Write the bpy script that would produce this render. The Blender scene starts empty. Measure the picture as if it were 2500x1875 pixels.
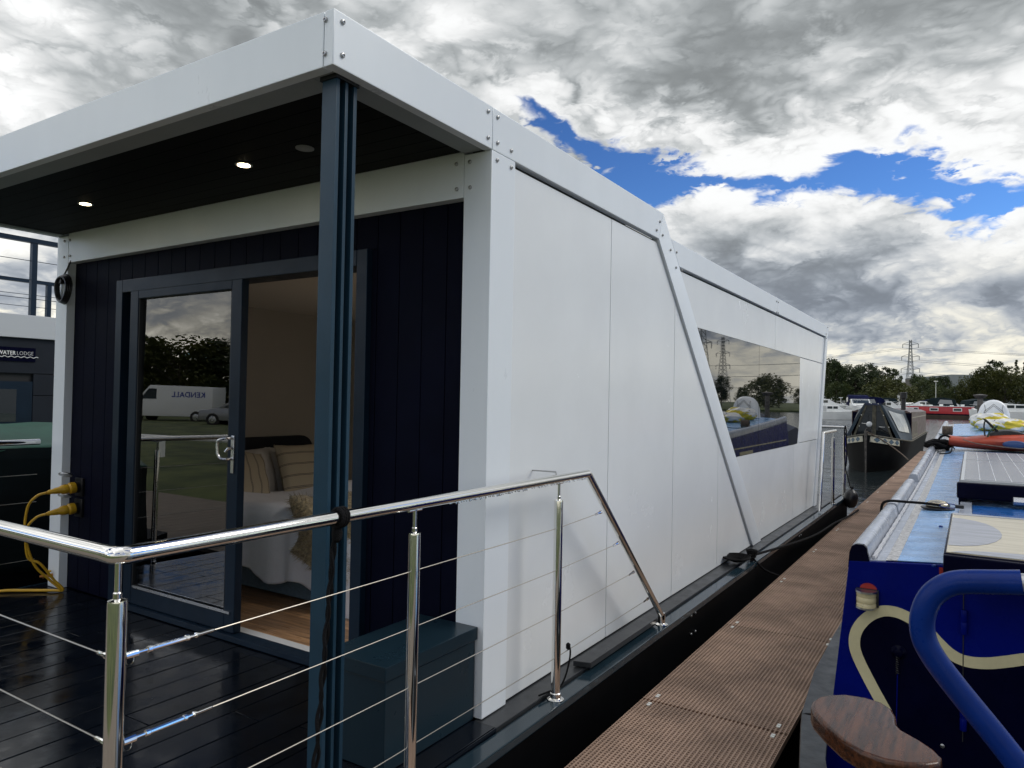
import bpy, bmesh, math, random
from mathutils import Vector, Matrix
random.seed(7)
S = bpy.context.scene
COL = S.collection
R = math.radians

# ------------------------------------------------------------------ camera
CAMP = Vector((1.8328, -2.6802, 1.4361))
FPX, YAW, PIT, ROL = 1764.67, R(-32.4421), R(1.0821), R(1.0283)
FW = Vector((math.sin(YAW)*math.cos(PIT), math.cos(YAW)*math.cos(PIT), math.sin(PIT)))
RT0 = Vector((math.cos(YAW), -math.sin(YAW), 0)); UP0 = RT0.cross(FW)
RT = RT0*math.cos(ROL) + UP0*math.sin(ROL)
UP = UP0*math.cos(ROL) - RT0*math.sin(ROL)
cam = bpy.data.cameras.new('camera'); co = bpy.data.objects.new('camera', cam); COL.objects.link(co)
cam.sensor_width = 36; cam.lens = FPX/2500*36; cam.clip_start = .05; cam.clip_end = 6000
co.matrix_world = Matrix(((RT.x, UP.x, -FW.x, CAMP.x), (RT.y, UP.y, -FW.y, CAMP.y), (RT.z, UP.z, -FW.z, CAMP.z), (0, 0, 0, 1)))
S.camera = co
S.render.resolution_x, S.render.resolution_y = 1024, 768
def ray(u, v): return FW + RT*((u-1250)/FPX) - UP*((v-937.5)/FPX)
def at(u, v, ax, val):
    k = ray(u, v); i = 'XYZ'.index(ax)
    return CAMP + k*((val-CAMP[i])/k[i])

# ------------------------------------------------------------------ sky, sun, exposure
SUN_AZ, SUN_EL = R(52), R(42)          # azimuth from +Y towards +X
W = bpy.data.worlds.new('World'); S.world = W; W.use_nodes = True
nt = W.node_tree; nt.nodes.clear()
def nd(tree, typ, **kw):
    n = tree.nodes.new(typ)
    for k, v in kw.items(): setattr(n, k, v)
    return n
def mth(op, a, b=None, c=None, clamp=False, tree=None):
    t = tree or nt
    n = t.nodes.new('ShaderNodeMath'); n.operation = op; n.use_clamp = clamp
    for i, x in enumerate((a, b, c)):
        if x is None: continue
        if isinstance(x, (int, float)): n.inputs[i].default_value = x
        else: t.links.new(x, n.inputs[i])
    return n.outputs[0]
def sstep(x, lo, hi, tree=None):
    t = tree or nt
    n = t.nodes.new('ShaderNodeMapRange'); n.interpolation_type = 'SMOOTHSTEP'
    t.links.new(x, n.inputs[0]); n.inputs[1].default_value = lo; n.inputs[2].default_value = hi
    return n.outputs[0]
def mixc(f, a, b, tree=None, blend='MIX'):
    t = tree or nt
    n = t.nodes.new('ShaderNodeMix'); n.data_type = 'RGBA'; n.blend_type = blend; n.clamp_factor = True
    for i, x in ((0, f), (6, a), (7, b)):
        if isinstance(x, (int, float)): n.inputs[i].default_value = x
        elif isinstance(x, tuple): n.inputs[i].default_value = (*x, 1) if len(x) == 3 else x
        else: t.links.new(x, n.inputs[i])
    return n.outputs[2]
def fcurve(x, pts):
    n = nt.nodes.new('ShaderNodeFloatCurve'); c = n.mapping.curves[0]
    pts = sorted(pts)
    while len(c.points) < len(pts): c.points.new(.5, .5)
    for p, (a, b) in zip(c.points, pts): p.location = (a, b)
    n.mapping.use_clip = False; n.mapping.update()
    nt.links.new(x, n.inputs[1]); return n.outputs[0]
tc = nd(nt, 'ShaderNodeTexCoord')
sep = nd(nt, 'ShaderNodeSeparateXYZ'); nt.links.new(tc.outputs['Generated'], sep.inputs[0])
dx, dy, dz = sep.outputs
el = mth('MULTIPLY', mth('ARCSINE', mth('MINIMUM', mth('MAXIMUM', dz, -.999), .999)), 180/math.pi)
az = mth('MULTIPLY', mth('ARCTAN2', dx, dy), 180/math.pi)
# cloud sheet seen from below: project the direction on a layer
den = mth('ADD', mth('MAXIMUM', dz, 0), .42)
cx = nd(nt, 'ShaderNodeCombineXYZ')
nt.links.new(mth('DIVIDE', dx, den), cx.inputs[0]); nt.links.new(mth('DIVIDE', dy, den), cx.inputs[1]); nt.links.new(mth('MULTIPLY', dz, 1.9), cx.inputs[2])
def noise(scale, detail, rough, off=(0, 0, 0), dist=0., src=None):
    mp = nd(nt, 'ShaderNodeVectorMath', operation='ADD'); nt.links.new(src or cx.outputs[0], mp.inputs[0]); mp.inputs[1].default_value = off
    n = nd(nt, 'ShaderNodeTexNoise'); nt.links.new(mp.outputs[0], n.inputs['Vector'])
    n.inputs['Scale'].default_value = scale; n.inputs['Detail'].default_value = detail
    n.inputs['Roughness'].default_value = rough; n.inputs['Distortion'].default_value = dist
    return n.outputs[0]
n_big = noise(1.0, 3, .5, (3.1, 1.7, 0))
n_mid = noise(2.8, 6, .58, (0, 0, 0), .3)
n_lo = noise(2.8, 2.5, .5, (0, 0, 0), .3)
n_lo2 = noise(2.8, 2.5, .5, (.03, .03, .10), .3)          # the same field a little higher up: tops lit, undersides grey
n_fine = noise(9.0, 5, .62, (5, 2, 0), .25)
n_gap = noise(1.35, 3, .55, (11.3, 4.2, 0), .4)
def bil(sc, w_): return mth('MULTIPLY', mth('ABSOLUTE', mth('SUBTRACT', noise(sc, 0, .5, (sc, 1.3, 0), .0, vw.outputs[0]), .5)), w_)
vw = nd(nt, 'ShaderNodeVectorMath', operation='ADD'); nt.links.new(cx.outputs[0], vw.inputs[0])
vsc = nd(nt, 'ShaderNodeVectorMath', operation='SCALE'); vcm = nd(nt, 'ShaderNodeCombineXYZ'); nt.links.new(n_mid, vcm.inputs[0]); nt.links.new(n_lo, vcm.inputs[1]); nt.links.new(n_fine, vcm.inputs[2])
nt.links.new(vcm.outputs[0], vsc.inputs[0]); vsc.inputs['Scale'].default_value = .22; nt.links.new(vsc.outputs[0], vw.inputs[1])
puff = mth('SUBTRACT', mth('ADD', mth('ADD', bil(7, 1.5), bil(15, .9)), bil(33, .55)), .36)            # cauliflower tops
relief = mth('MULTIPLY', mth('SUBTRACT', n_lo, n_lo2), 2.0)
def ae(u, v):
    d = ray(u, v).normalized(); return math.degrees(math.atan2(d.x, d.y)), math.degrees(math.asin(d.z))
gap = [(1235, 232, -12), (1290, 285, 20), (1400, 360, 36), (1500, 410, 58), (1590, 432, 66), (1700, 425, 45), (1850, 440, 30), (1950, 425, 34), (2100, 405, 52), (2250, 420, 60), (2400, 445, 55), (2500, 440, 45)]
cpts, wpts = [], []
for u, v, h in gap:
    a, e = ae(u, v); _, e2 = ae(u, v-h)
    cpts.append(((a+60)/120, e/40)); wpts.append(((a+60)/120, (e2-e)/10))
a0, e0 = ae(1235, 232); a1, e1 = ae(2500, 440)
cpts = [(0, (e0+4)/40), ((a0-4+60)/120, (e0+1)/40)] + cpts + [((a1+18+60)/120, (e1+1)/40), (1, .5)]
wpts = [(0, -.2), ((a0-5+60)/120, -.1)] + wpts + [((a1+18+60)/120, .05), (1, -.2)]
an = mth('DIVIDE', mth('ADD', az, 60), 120, clamp=True)
elc = mth('MULTIPLY', fcurve(an, cpts), 40)
hw = mth('MULTIPLY', fcurve(an, wpts), 13.5)
warp = mth('ADD', mth('MULTIPLY', mth('SUBTRACT', n_mid, .5), 9), mth('MULTIPLY', mth('SUBTRACT', n_fine, .5), 3))
warp = mth('ADD', warp, mth('MULTIPLY', puff, -3.5))
elw = mth('ADD', el, warp)
gd = mth('SUBTRACT', hw, mth('ABSOLUTE', mth('SUBTRACT', elw, elc)))      # >0 inside the gap (degrees)
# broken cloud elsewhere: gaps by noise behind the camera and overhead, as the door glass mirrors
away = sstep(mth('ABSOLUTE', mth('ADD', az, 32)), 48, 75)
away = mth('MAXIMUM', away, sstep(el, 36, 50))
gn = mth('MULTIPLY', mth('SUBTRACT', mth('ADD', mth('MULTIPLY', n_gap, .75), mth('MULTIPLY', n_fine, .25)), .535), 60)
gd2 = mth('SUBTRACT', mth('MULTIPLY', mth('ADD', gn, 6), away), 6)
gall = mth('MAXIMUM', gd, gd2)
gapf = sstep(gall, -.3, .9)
rim = sstep(gall, -4.5, -.2)
prof = fcurve(mth('DIVIDE', mth('ADD', el, mth('MULTIPLY', warp, .5)), 60, clamp=True),
              [(0, .80), (.035, .82), (.06, .72), (.09, .48), (.13, .39), (.19, .42), (.25, .55), (.32, .58), (.40, .45), (.47, .47), (.6, .60), (1, .78)])
# clouds opposite the sun are front lit and whiter, those towards it are seen from their shaded side
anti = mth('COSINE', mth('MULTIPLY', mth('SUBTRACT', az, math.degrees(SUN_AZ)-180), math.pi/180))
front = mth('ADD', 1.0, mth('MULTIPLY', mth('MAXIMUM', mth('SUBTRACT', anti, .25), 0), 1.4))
bright = mth('MULTIPLY', prof, mth('ADD', .62, mth('MULTIPLY', n_big, .76)))
bright = mth('ADD', bright, mth('MULTIPLY', relief, .55))
bright = mth('ADD', bright, mth('ADD', mth('MULTIPLY', mth('SUBTRACT', n_fine, .5), .16), mth('ADD', mth('MULTIPLY', mth('SUBTRACT', n_mid, .5), .40), mth('MULTIPLY', mth('SUBTRACT', n_lo, .5), .25))))
bright = mth('ADD', bright, mth('MULTIPLY', mth('MULTIPLY', puff, .75), sstep(gall, -16, -1)))
bright = mth('ADD', bright, mth('MULTIPLY', mth('MULTIPLY', rim, .38), mth('ADD', .25, mth('MULTIPLY', n_fine, 1.2))))
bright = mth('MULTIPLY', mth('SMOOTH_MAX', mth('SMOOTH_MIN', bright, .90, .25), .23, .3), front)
tintf = sstep(bright, .22, .85)
cool = mixc(sstep(el, 6, 16), (.84, .95, 1.12), (.93, 1.0, 1.03))
warmc = mixc(sstep(el, 3, 12), (1.04, 1.0, .86), (.99, 1.0, 1.0))
tint = mixc(tintf, cool, warmc)
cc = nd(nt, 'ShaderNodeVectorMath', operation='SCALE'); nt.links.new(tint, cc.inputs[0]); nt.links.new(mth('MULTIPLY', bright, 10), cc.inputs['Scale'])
sky = nd(nt, 'ShaderNodeTexSky', sky_type='NISHITA'); sky.sun_disc = False
sky.sun_elevation = SUN_EL; sky.sun_rotation = SUN_AZ; sky.air_density = 1.0; sky.dust_density = 0.0; sky.ozone_density = 6
gm = nd(nt, 'ShaderNodeGamma'); nt.links.new(sky.outputs[0], gm.inputs[0]); gm.inputs[1].default_value = 1.55
skyc = nd(nt, 'ShaderNodeVectorMath', operation='SCALE'); nt.links.new(gm.outputs[0], skyc.inputs[0]); skyc.inputs['Scale'].default_value = .42
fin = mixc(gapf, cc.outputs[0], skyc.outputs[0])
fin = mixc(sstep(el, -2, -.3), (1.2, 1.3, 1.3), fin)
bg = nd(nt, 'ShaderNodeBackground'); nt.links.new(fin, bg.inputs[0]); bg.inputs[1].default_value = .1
W.cycles.sampling_method = 'MANUAL'; W.cycles.sample_map_resolution = 512
wo = nd(nt, 'ShaderNodeOutputWorld'); nt.links.new(bg.outputs[0], wo.inputs[0])
sd = bpy.data.lights.new('sun', 'SUN'); sd.energy = 1.2; sd.angle = R(26); sd.color = (1, .97, .92)
so = bpy.data.objects.new('sun', sd); COL.objects.link(so); so.location = (30, 30, 40)
sv = Vector((math.sin(SUN_AZ)*math.cos(SUN_EL), math.cos(SUN_AZ)*math.cos(SUN_EL), math.sin(SUN_EL)))
so.rotation_euler = sv.to_track_quat('Z', 'Y').to_euler()
vs = S.view_settings; vs.view_transform = 'Standard'; vs.look = 'None'; vs.exposure = .15; vs.gamma = 1; vs.use_curve_mapping = False

# ------------------------------------------------------------------ mesh helpers
class MB:
    def __init__(s): s.v = []; s.f = []
    def box(s, x0, x1, y0, y1, z0, z1):
        b = len(s.v)
        s.v += [(x, y, z) for z in (z0, z1) for y in (y0, y1) for x in (x0, x1)]
        s.f += [tuple(b+i for i in q) for q in ((0, 2, 3, 1), (4, 5, 7, 6), (0, 1, 5, 4), (2, 6, 7, 3), (0, 4, 6, 2), (1, 3, 7, 5))]
        return s
    def prism(s, poly, ax, a0, a1):
        b = len(s.v); n = len(poly)
        def mk(p, a): return {'X': (a, p[0], p[1]), 'Y': (p[0], a, p[1]), 'Z': (p[0], p[1], a)}[ax]
        s.v += [mk(p, a0) for p in poly] + [mk(p, a1) for p in poly]
        s.f += [tuple(b+i for i in range(n)), tuple(b+n+i for i in reversed(range(n)))]
        s.f += [(b+i, b+n+i, b+n+(i+1) % n, b+(i+1) % n) for i in range(n)]
        return s
    def hexa(s, p):                       # 8 points: bottom 4 (ring), top 4 (ring)
        b = len(s.v); s.v += [tuple(q) for q in p]
        s.f += [tuple(b+i for i in q) for q in ((3, 2, 1, 0), (4, 5, 6, 7), (0, 1, 5, 4), (1, 2, 6, 5), (2, 3, 7, 6), (3, 0, 4, 7))]
        return s
    def tube(s, path, r, seg=10, caps=True, closed=False):
        P = [Vector(p) for p in path]; n = len(P)
        rr = r if isinstance(r, (list, tuple)) else [r]*n
        b = len(s.v); nrm = None
        for i in range(n):
            if closed: t = P[(i+1) % n]-P[i-1]
            else: t = P[min(i+1, n-1)]-P[max(i-1, 0)]
            t.normalize()
            if nrm is None:
                nrm = t.cross(Vector((0, 0, 1)))
                if nrm.length < .1: nrm = t.cross(Vector((1, 0, 0)))
            nrm = (nrm - t*nrm.dot(t)).normalized(); bn = t.cross(nrm)
            for k in range(seg):
                a = 2*math.pi*k/seg
                s.v.append(tuple(P[i]+(nrm*math.cos(a)+bn*math.sin(a))*rr[i]))
        for i in range(n if closed else n-1):
            j = (i+1) % n
            for k in range(seg):
                l = (k+1) % seg
                s.f.append((b+i*seg+k, b+i*seg+l, b+j*seg+l, b+j*seg+k))
        if caps and not closed:
            s.f.append(tuple(b+k for k in reversed(range(seg)))); s.f.append(tuple(b+(n-1)*seg+k for k in range(seg)))
        return s
    def lathe(s, prof, o, d=(0, 0, 1), seg=14):
        d = Vector(d).normalized(); o = Vector(o)
        a = d.cross(Vector((0, 0, 1)))
        if a.length < .1: a = d.cross(Vector((1, 0, 0)))
        a.normalize(); c = d.cross(a); b = len(s.v)
        for r, h in prof:
            for k in range(seg):
                t = 2*math.pi*k/seg; s.v.append(tuple(o+d*h+(a*math.cos(t)+c*math.sin(t))*max(r, 1e-5)))
        for i in range(len(prof)-1):
            for k in range(seg):
                l = (k+1) % seg
                s.f.append((b+i*seg+k, b+i*seg+l, b+(i+1)*seg+l, b+(i+1)*seg+k))
        s.f.append(tuple(b+k for k in reversed(range(seg)))); s.f.append(tuple(b+(len(prof)-1)*seg+k for k in range(seg)))
        return s
    def grid(s, fn, nu, nv, closed_u=False):
        b = len(s.v)
        for j in range(nv+1):
            for i in range(nu+1): s.v.append(tuple(fn(i/nu, j/nv)))
        w = nu+1
        for j in range(nv):
            for i in range(nu): s.f.append((b+j*w+i, b+j*w+i+1, b+(j+1)*w+i+1, b+(j+1)*w+i))
        return s
    def loft(s, rings, closed=True, caps=True):
        b = len(s.v); n = len(rings[0])
        for r in rings: s.v += [tuple(p) for p in r]
        for i in range(len(rings)-1):
            for k in range(n if closed else n-1):
                l = (k+1) % n; s.f.append((b+i*n+k, b+i*n+l, b+(i+1)*n+l, b+(i+1)*n+k))
        if caps and closed:
            s.f.append(tuple(b+k for k in reversed(range(n)))); s.f.append(tuple(b+(len(rings)-1)*n+k for k in range(n)))
        return s
    def build(s, name, mat, parent=None, smooth=None, bevel=0, bseg=2, fix=True):
        me = bpy.data.meshes.new(name); me.from_pydata(s.v, [], s.f); me.update()
        if fix or bevel:
            bm = bmesh.new(); bm.from_mesh(me)
            if fix: bmesh.ops.recalc_face_normals(bm, faces=bm.faces)
            if bevel:
                ed = [e for e in bm.edges if len(e.link_faces) == 2 and e.calc_face_angle(0) > R(28)]
                bmesh.ops.bevel(bm, geom=ed, offset=bevel, segments=bseg, profile=.6, affect='EDGES', clamp_overlap=True)
            bm.to_mesh(me); bm.free()
        if smooth is None: smooth = 35
        if smooth:
            for p in me.polygons: p.use_smooth = True
            me.set_sharp_from_angle(angle=R(smooth))
            if bevel and bevel <= .02 and len(s.f) < 60:      # flat faces stay flat, only the rounded edges are smooth
                for p in me.polygons:
                    vs_ = [me.vertices[i].co for i in p.vertices]
                    p.use_smooth = min((vs_[k]-vs_[k-1]).length for k in range(len(vs_))) < .95*bevel
        me.materials.append(mat)
        return link(bpy.data.objects.new(name, me), parent)
def link(o, parent=None):
    COL.objects.link(o)
    if parent is not None:
        o.parent = parent
        if parent.type == 'EMPTY' and not parent.get('_proto'): o.matrix_parent_inverse = Matrix.Translation(-parent.location)
    return o
def tag(o, label, cat, group=None):
    o['label'] = label; o['category'] = cat
    if group: o['group'] = group
    return o
def thing(name, label, cat, loc=(0, 0, 0), group=None):
    o = bpy.data.objects.new(name, None); o.empty_display_size = .1; o.location = loc; COL.objects.link(o)
    return tag(o, label, cat, group)
def copy_tree(o, parent=None):
    c = o.copy(); COL.objects.link(c)
    if parent is not None: c.parent = parent
    for ch in o.children: copy_tree(ch, c)
    return c
def inst(o, name, parent, loc, rot=None):
    c = bpy.data.objects.new(name, o.data if hasattr(o, 'data') else o); link(c, parent); c.location = loc
    if rot is not None: c.rotation_euler = rot
    return c
def box(name, mat, x0, x1, y0, y1, z0, z1, parent=None, bevel=0): return MB().box(x0, x1, y0, y1, z0, z1).build(name, mat, parent, bevel=bevel)
def bez(pts, n=8):                        # Catmull-Rom through points
    P = [Vector(p) for p in pts]; out = []
    for i in range(len(P)-1):
        p0, p1, p2, p3 = P[max(i-1, 0)], P[i], P[i+1], P[min(i+2, len(P)-1)]
        for k in range(n):
            t = k/n
            out.append(.5*((2*p1)+(p2-p0)*t+(2*p0-5*p1+4*p2-p3)*t*t+(3*p1-p0-3*p2+p3)*t**3))
    out.append(P[-1]); return out

# ------------------------------------------------------------------ materials
def mat(name, col, rough=.5, metal=0., var=0., vscale=4., bump=0., bscale=60., rvar=0., stretch=(1, 1, 1), coat=0., ior=1.5, emis=None, es=0., col2=None, spec=None, alpha=1., sheen=0.):
    m = bpy.data.materials.new(name); m.use_nodes = True; t = m.node_tree
    b = t.nodes['Principled BSDF']
    b.inputs['Base Color'].default_value = (*col, 1); b.inputs['Roughness'].default_value = rough; b.inputs['Metallic'].default_value = metal
    b.inputs['IOR'].default_value = ior; b.inputs['Coat Weight'].default_value = coat; b.inputs['Coat Roughness'].default_value = .08
    if spec is not None: b.inputs['Specular IOR Level'].default_value = spec
    if sheen: b.inputs['Sheen Weight'].default_value = sheen
    if emis: b.inputs['Emission Color'].default_value = (*emis, 1); b.inputs['Emission Strength'].default_value = es
    if var or bump or rvar or col2:
        tc = t.nodes.new('ShaderNodeTexCoord'); mp = t.nodes.new('ShaderNodeMapping'); mp.inputs['Scale'].default_value = stretch
        t.links.new(tc.outputs['Object'], mp.inputs[0])
        def nz(sc, det=6):
            n = t.nodes.new('ShaderNodeTexNoise'); n.inputs['Scale'].default_value = sc; n.inputs['Detail'].default_value = det; n.inputs['Roughness'].default_value = .62
            t.links.new(mp.outputs[0], n.inputs['Vector']); return n.outputs[0]
        if var or col2:
            f = sstep(nz(vscale, 8), .32, .68, t)
            a = tuple(max(0, c*(1-var)) for c in col); c2 = col2 or tuple(min(1, c*(1+var)) for c in col)
            t.links.new(mixc(f, a, c2, t), b.inputs['Base Color'])
        if rvar:
            f = nz(vscale*1.7, 6); mr = t.nodes.new('ShaderNodeMapRange'); t.links.new(f, mr.inputs[0])
            mr.inputs[1].default_value = .3; mr.inputs[2].default_value = .7; mr.inputs[3].default_value = max(.02, rough-rvar); mr.inputs[4].default_value = min(1, rough+rvar)
            t.links.new(mr.outputs[0], b.inputs['Roughness'])
        if bump:
            bp = t.nodes.new('ShaderNodeBump'); bp.inputs['Strength'].default_value = bump; bp.inputs['Distance'].default_value = .01
            t.links.new(nz(bscale, 4), bp.inputs['Height']); t.links.new(bp.outputs[0], b.inputs['Normal'])
    return m
def glassmat(name, tint=(.8, .85, .85), boost=1.6, ior=1.5):
    m = bpy.data.materials.new(name); m.use_nodes = True; t = m.node_tree; t.nodes.clear()
    o = t.nodes.new('ShaderNodeOutputMaterial'); mx = t.nodes.new('ShaderNodeMixShader')
    tr = t.nodes.new('ShaderNodeBsdfTransparent'); tr.inputs[0].default_value = (*tint, 1)
    gl = t.nodes.new('ShaderNodeBsdfGlossy'); gl.inputs['Roughness'].default_value = .005
    fr = t.nodes.new('ShaderNodeFresnel'); fr.inputs[0].default_value = ior
    t.links.new(mth('MULTIPLY', fr.outputs[0], boost, clamp=True, tree=t), mx.inputs[0]); t.links.new(tr.outputs[0], mx.inputs[1]); t.links.new(gl.outputs[0], mx.inputs[2]); t.links.new(mx.outputs[0], o.inputs[0])
    return m
def extra_bump(m, node_out, strength, dist):
    t = m.node_tree; b = t.nodes['Principled BSDF']; bp = t.nodes.new('ShaderNodeBump'); bp.inputs['Strength'].default_value = strength; bp.inputs['Distance'].default_value = dist
    t.links.new(node_out, bp.inputs['Height'])
    old = b.inputs['Normal'].links
    if old: t.links.new(old[0].from_socket, bp.inputs['Normal'])
    t.links.new(bp.outputs[0], b.inputs['Normal'])
M = {}
M['white'] = mat('white panel', (.79, .84, .88), .34, var=.025, vscale=1.6, rvar=.08, bump=.02, bscale=90, stretch=(1, 1, .35))
M['white_gloss'] = mat('white side panel', (.80, .83, .845), .22, var=.03, vscale=1.1, rvar=.07, bump=.012, bscale=3)
M['navy'] = mat('navy cladding', (.0025, .0035, .013), .5, var=.15, vscale=3, spec=.06)
t = M['navy'].node_tree; tcn = t.nodes.new('ShaderNodeTexCoord'); wv = t.nodes.new('ShaderNodeTexWave'); wv.bands_direction = 'X'; wv.inputs['Scale'].default_value = 50
t.links.new(tcn.outputs['Object'], wv.inputs['Vector']); extra_bump(M['navy'], wv.outputs['Fac'], .6, .004)
M['frame'] = mat('anthracite frame', (.006, .016, .031), .36, spec=.22, var=.1, vscale=6, rvar=.06, bump=.01, bscale=200)
M['column'] = mat('blue grey column', (.015, .045, .074), .36, spec=.26, var=.08, vscale=5, rvar=.06)
M['dark'] = mat('dark slot', (.004, .005, .007), .6)
M['soffit_edge'] = mat('grey soffit edge', (.30, .33, .34), .5, var=.04)
M['soffit'] = mat('black soffit', (.0025, .0025, .003), .6, var=.1, spec=.1)
M['steel'] = mat('polished stainless steel', (.80, .79, .76), .07, 1, rvar=.03, vscale=20)
M['wire'] = mat('stainless wire', (.42, .39, .34), .35, 1)
M['bolt'] = mat('bolt steel', (.42, .42, .42), .3, 1)
M['teal'] = mat('dark teal paint', (.014, .030, .042), .14, var=.12, vscale=5, rvar=.07)
M['teal_box'] = mat('teal box', (.009, .023, .034), .3, spec=.3, var=.05, vscale=3, rvar=.04)
M['hull'] = mat('black hull', (.003, .0033, .004), .55, var=.3, vscale=2, spec=.05)
M['deck'] = mat('wet dark deck', (.003, .005, .009), .17, spec=.28, var=.25, vscale=3.2, rvar=.13, bump=.015, bscale=8)
M['side_plank'] = mat('side deck plank', (.020, .022, .025), .35, var=.2, vscale=5, rvar=.1)
M['grate'] = mat('brown grp grating', (.36, .245, .178), .75, var=.26, vscale=2.4, bump=.3, bscale=260)
M['clip'] = mat('white clip', (.75, .75, .7), .5)
M['rope_black'] = mat('black rope', (.006, .006, .007), .8, spec=.15, bump=.8, bscale=180)
M['wall_in'] = mat('interior wall', (.42, .39, .34), .7, var=.03, vscale=2)
M['ceil_in'] = mat('interior ceiling', (.66, .62, .54), .7)
M['oak'] = mat('oak floor', (.36, .205, .10), .32, var=.35, vscale=5, stretch=(.5, 8, 1), rvar=.08, bump=.04, bscale=40)
t = M['oak'].node_tree; oi_ = t.nodes.new('ShaderNodeObjectInfo'); b_ = t.nodes['Principled BSDF']; src_ = b_.inputs['Base Color'].links[0].from_socket
vm_ = t.nodes.new('ShaderNodeVectorMath'); vm_.operation = 'SCALE'; t.links.new(src_, vm_.inputs[0]); t.links.new(mth('ADD', .55, mth('MULTIPLY', oi_.outputs['Random'], .8, tree=t), tree=t), vm_.inputs['Scale']); t.links.new(vm_.outputs[0], b_.inputs['Base Color'])
M['sill'] = mat('white door sill', (.72, .73, .72), .35)
M['bed_base'] = mat('grey blue upholstery', (.10, .15, .19), .85, var=.15, vscale=30, bump=.3, bscale=400, sheen=.3)
M['headboard'] = mat('navy upholstery', (.008, .010, .016), .8, bump=.2, bscale=400)
M['linen'] = mat('white bed linen', (.76, .76, .80), .85, bump=.25, bscale=22, stretch=(1, 2.5, 1), var=.03, sheen=.2)
M['pillow'] = mat('pale linen', (.60, .57, .53), .9, bump=.3, bscale=120, var=.06, vscale=8)
M['fur'] = mat('beige fur', (.34, .27, .15), .9, var=.5, vscale=40, bump=.6, bscale=120, sheen=.4)
M['yellow'] = mat('yellow plastic', (.52, .30, .012), .42, var=.12, vscale=12)
M['black'] = mat('black plastic', (.008, .008, .009), .35)
M['brass'] = mat('brass tap', (.45, .20, .06), .35, .8)
M['alu'] = mat('aluminium', (.62, .63, .64), .28, 1, rvar=.06)
M['lamp'] = mat('lit downlight', (.9, .8, .6), .5, emis=(1, .82, .5), es=9)
M['lamp_off'] = mat('unlit sensor', (.32, .33, .33), .5)
M['glass'] = glassmat('door glass', (.80, .84, .84), 1.7, 1.95)
M['glass_dark'] = mat('solar control window glass', (.004, .006, .008), .015, ior=3.1, bump=.012, bscale=1.6)
M['pane_dark'] = mat('dark pane', (.01, .014, .018), .04, ior=1.8)

# ================================================================== water and land
M['water'] = mat('marina water', (.012, .018, .020), .14, ior=1.5)
t = M['water'].node_tree; tcn = t.nodes.new('ShaderNodeTexCoord')
mp = t.nodes.new('ShaderNodeMapping'); mp.inputs['Scale'].default_value = (.55, 1, 1); t.links.new(tcn.outputs['Object'], mp.inputs[0])
n1 = t.nodes.new('ShaderNodeTexNoise'); n1.inputs['Scale'].default_value = 2.6; n1.inputs['Detail'].default_value = 5; n1.inputs['Distortion'].default_value = .5; t.links.new(mp.outputs[0], n1.inputs['Vector'])
n2 = t.nodes.new('ShaderNodeTexNoise'); n2.inputs['Scale'].default_value = .5; n2.inputs['Detail'].default_value = 3; t.links.new(mp.outputs[0], n2.inputs['Vector'])
extra_bump(M['water'], n1.outputs[0], .42, .06); extra_bump(M['water'], n2.outputs[0], .3, .14)
def struct(o): o['kind'] = 'structure'; return o
WZ = -.70
struct(MB().grid(lambda a, b: (-700+1400*a, -300+1400*b, WZ), 8, 8).build('water', M['water'], smooth=0, fix=False))
M['grass'] = mat('bank grass', (.055, .085, .022), .95, var=.5, vscale=.9, bump=.6, bscale=6, col2=(.10, .12, .035))
# bank round the basin: inner shore ring, outer ring at the horizon
shore = [(-5.0, -4.6), (30, -5.2), (75, -3), (120, 30), (128, 90), (110, 140), (60, 168), (20, 170), (-20, 166), (-60, 160), (-85, 120), (-80, 60), (-60, 15), (-34, -3.5), (-15, -4.4)]
nS = len(shore); cxx, cyy = 10, 60
rings = []
for k, (s_, z_) in enumerate(((0, -1.3), (0, -.35), (1.2, -.12), (8, 0.05), (60, .25), (1900, .5))):
    r = []
    for (x, y) in shore:
        d = Vector((x-cxx, y-cyy, 0)).normalized(); r.append((x+d.x*s_, y+d.y*s_, z_))
    rings.append(r)
struct(MB().loft(rings, closed=True, caps=False).build('bank', M['grass'], smooth=60))

# ================================================================== the floating home
WD, H1, H2, H3, PW, QW, DP = 3.869, 2.557, 2.75, 2.358, .154, .199, .965
H4, H5 = 2.431, 2.603
home = thing('floating_home', 'white floating home with porch, navy cladding and slanted side band beside the walkway', 'houseboat', (-1.93, 3, WZ))
XL = -WD
# ---- hull and side decks
def endY(z): return 8.26 + (z/2.75)*.93
hull = MB().prism([(-1.80, -.06), (-1.80, -.95), (9.9, -.95), (9.9, -.06)], 'X', XL-.18, .180).build('hull', M['hull'], home, bevel=.012)
gun = MB()
gun.box(.098, .190, -1.83, 3.43, -.062, -.02); gun.build('gunwale', M['teal'], home, bevel=.006)
MB().box(.098, .190, 3.437, 9.93, -.062, -.02).build('gunwale', M['teal'], home, bevel=.006)
MB().box(XL-.19, XL-.10, -1.83, 9.93, -.062, -.02).build('gunwale', M['teal'], home, bevel=.006)
MB().box(XL-.098, .096, -1.83, -1.755, -.062, -.02).build('gunwale', M['teal'], home, bevel=.006)
MB().box(-.028, .094, -.02, 9.9, -.055, -.004).build('side_plank', M['side_plank'], home, bevel=.004)
boltm = MB().lathe([(.0095, 0), (.0095, .004), (.0075, .0075), (.004, .0085), (.0038, .0055), (.0001, .0055)], (0, 0, 0), (0, 0, 1), 10)
bolt_me = None
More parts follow.
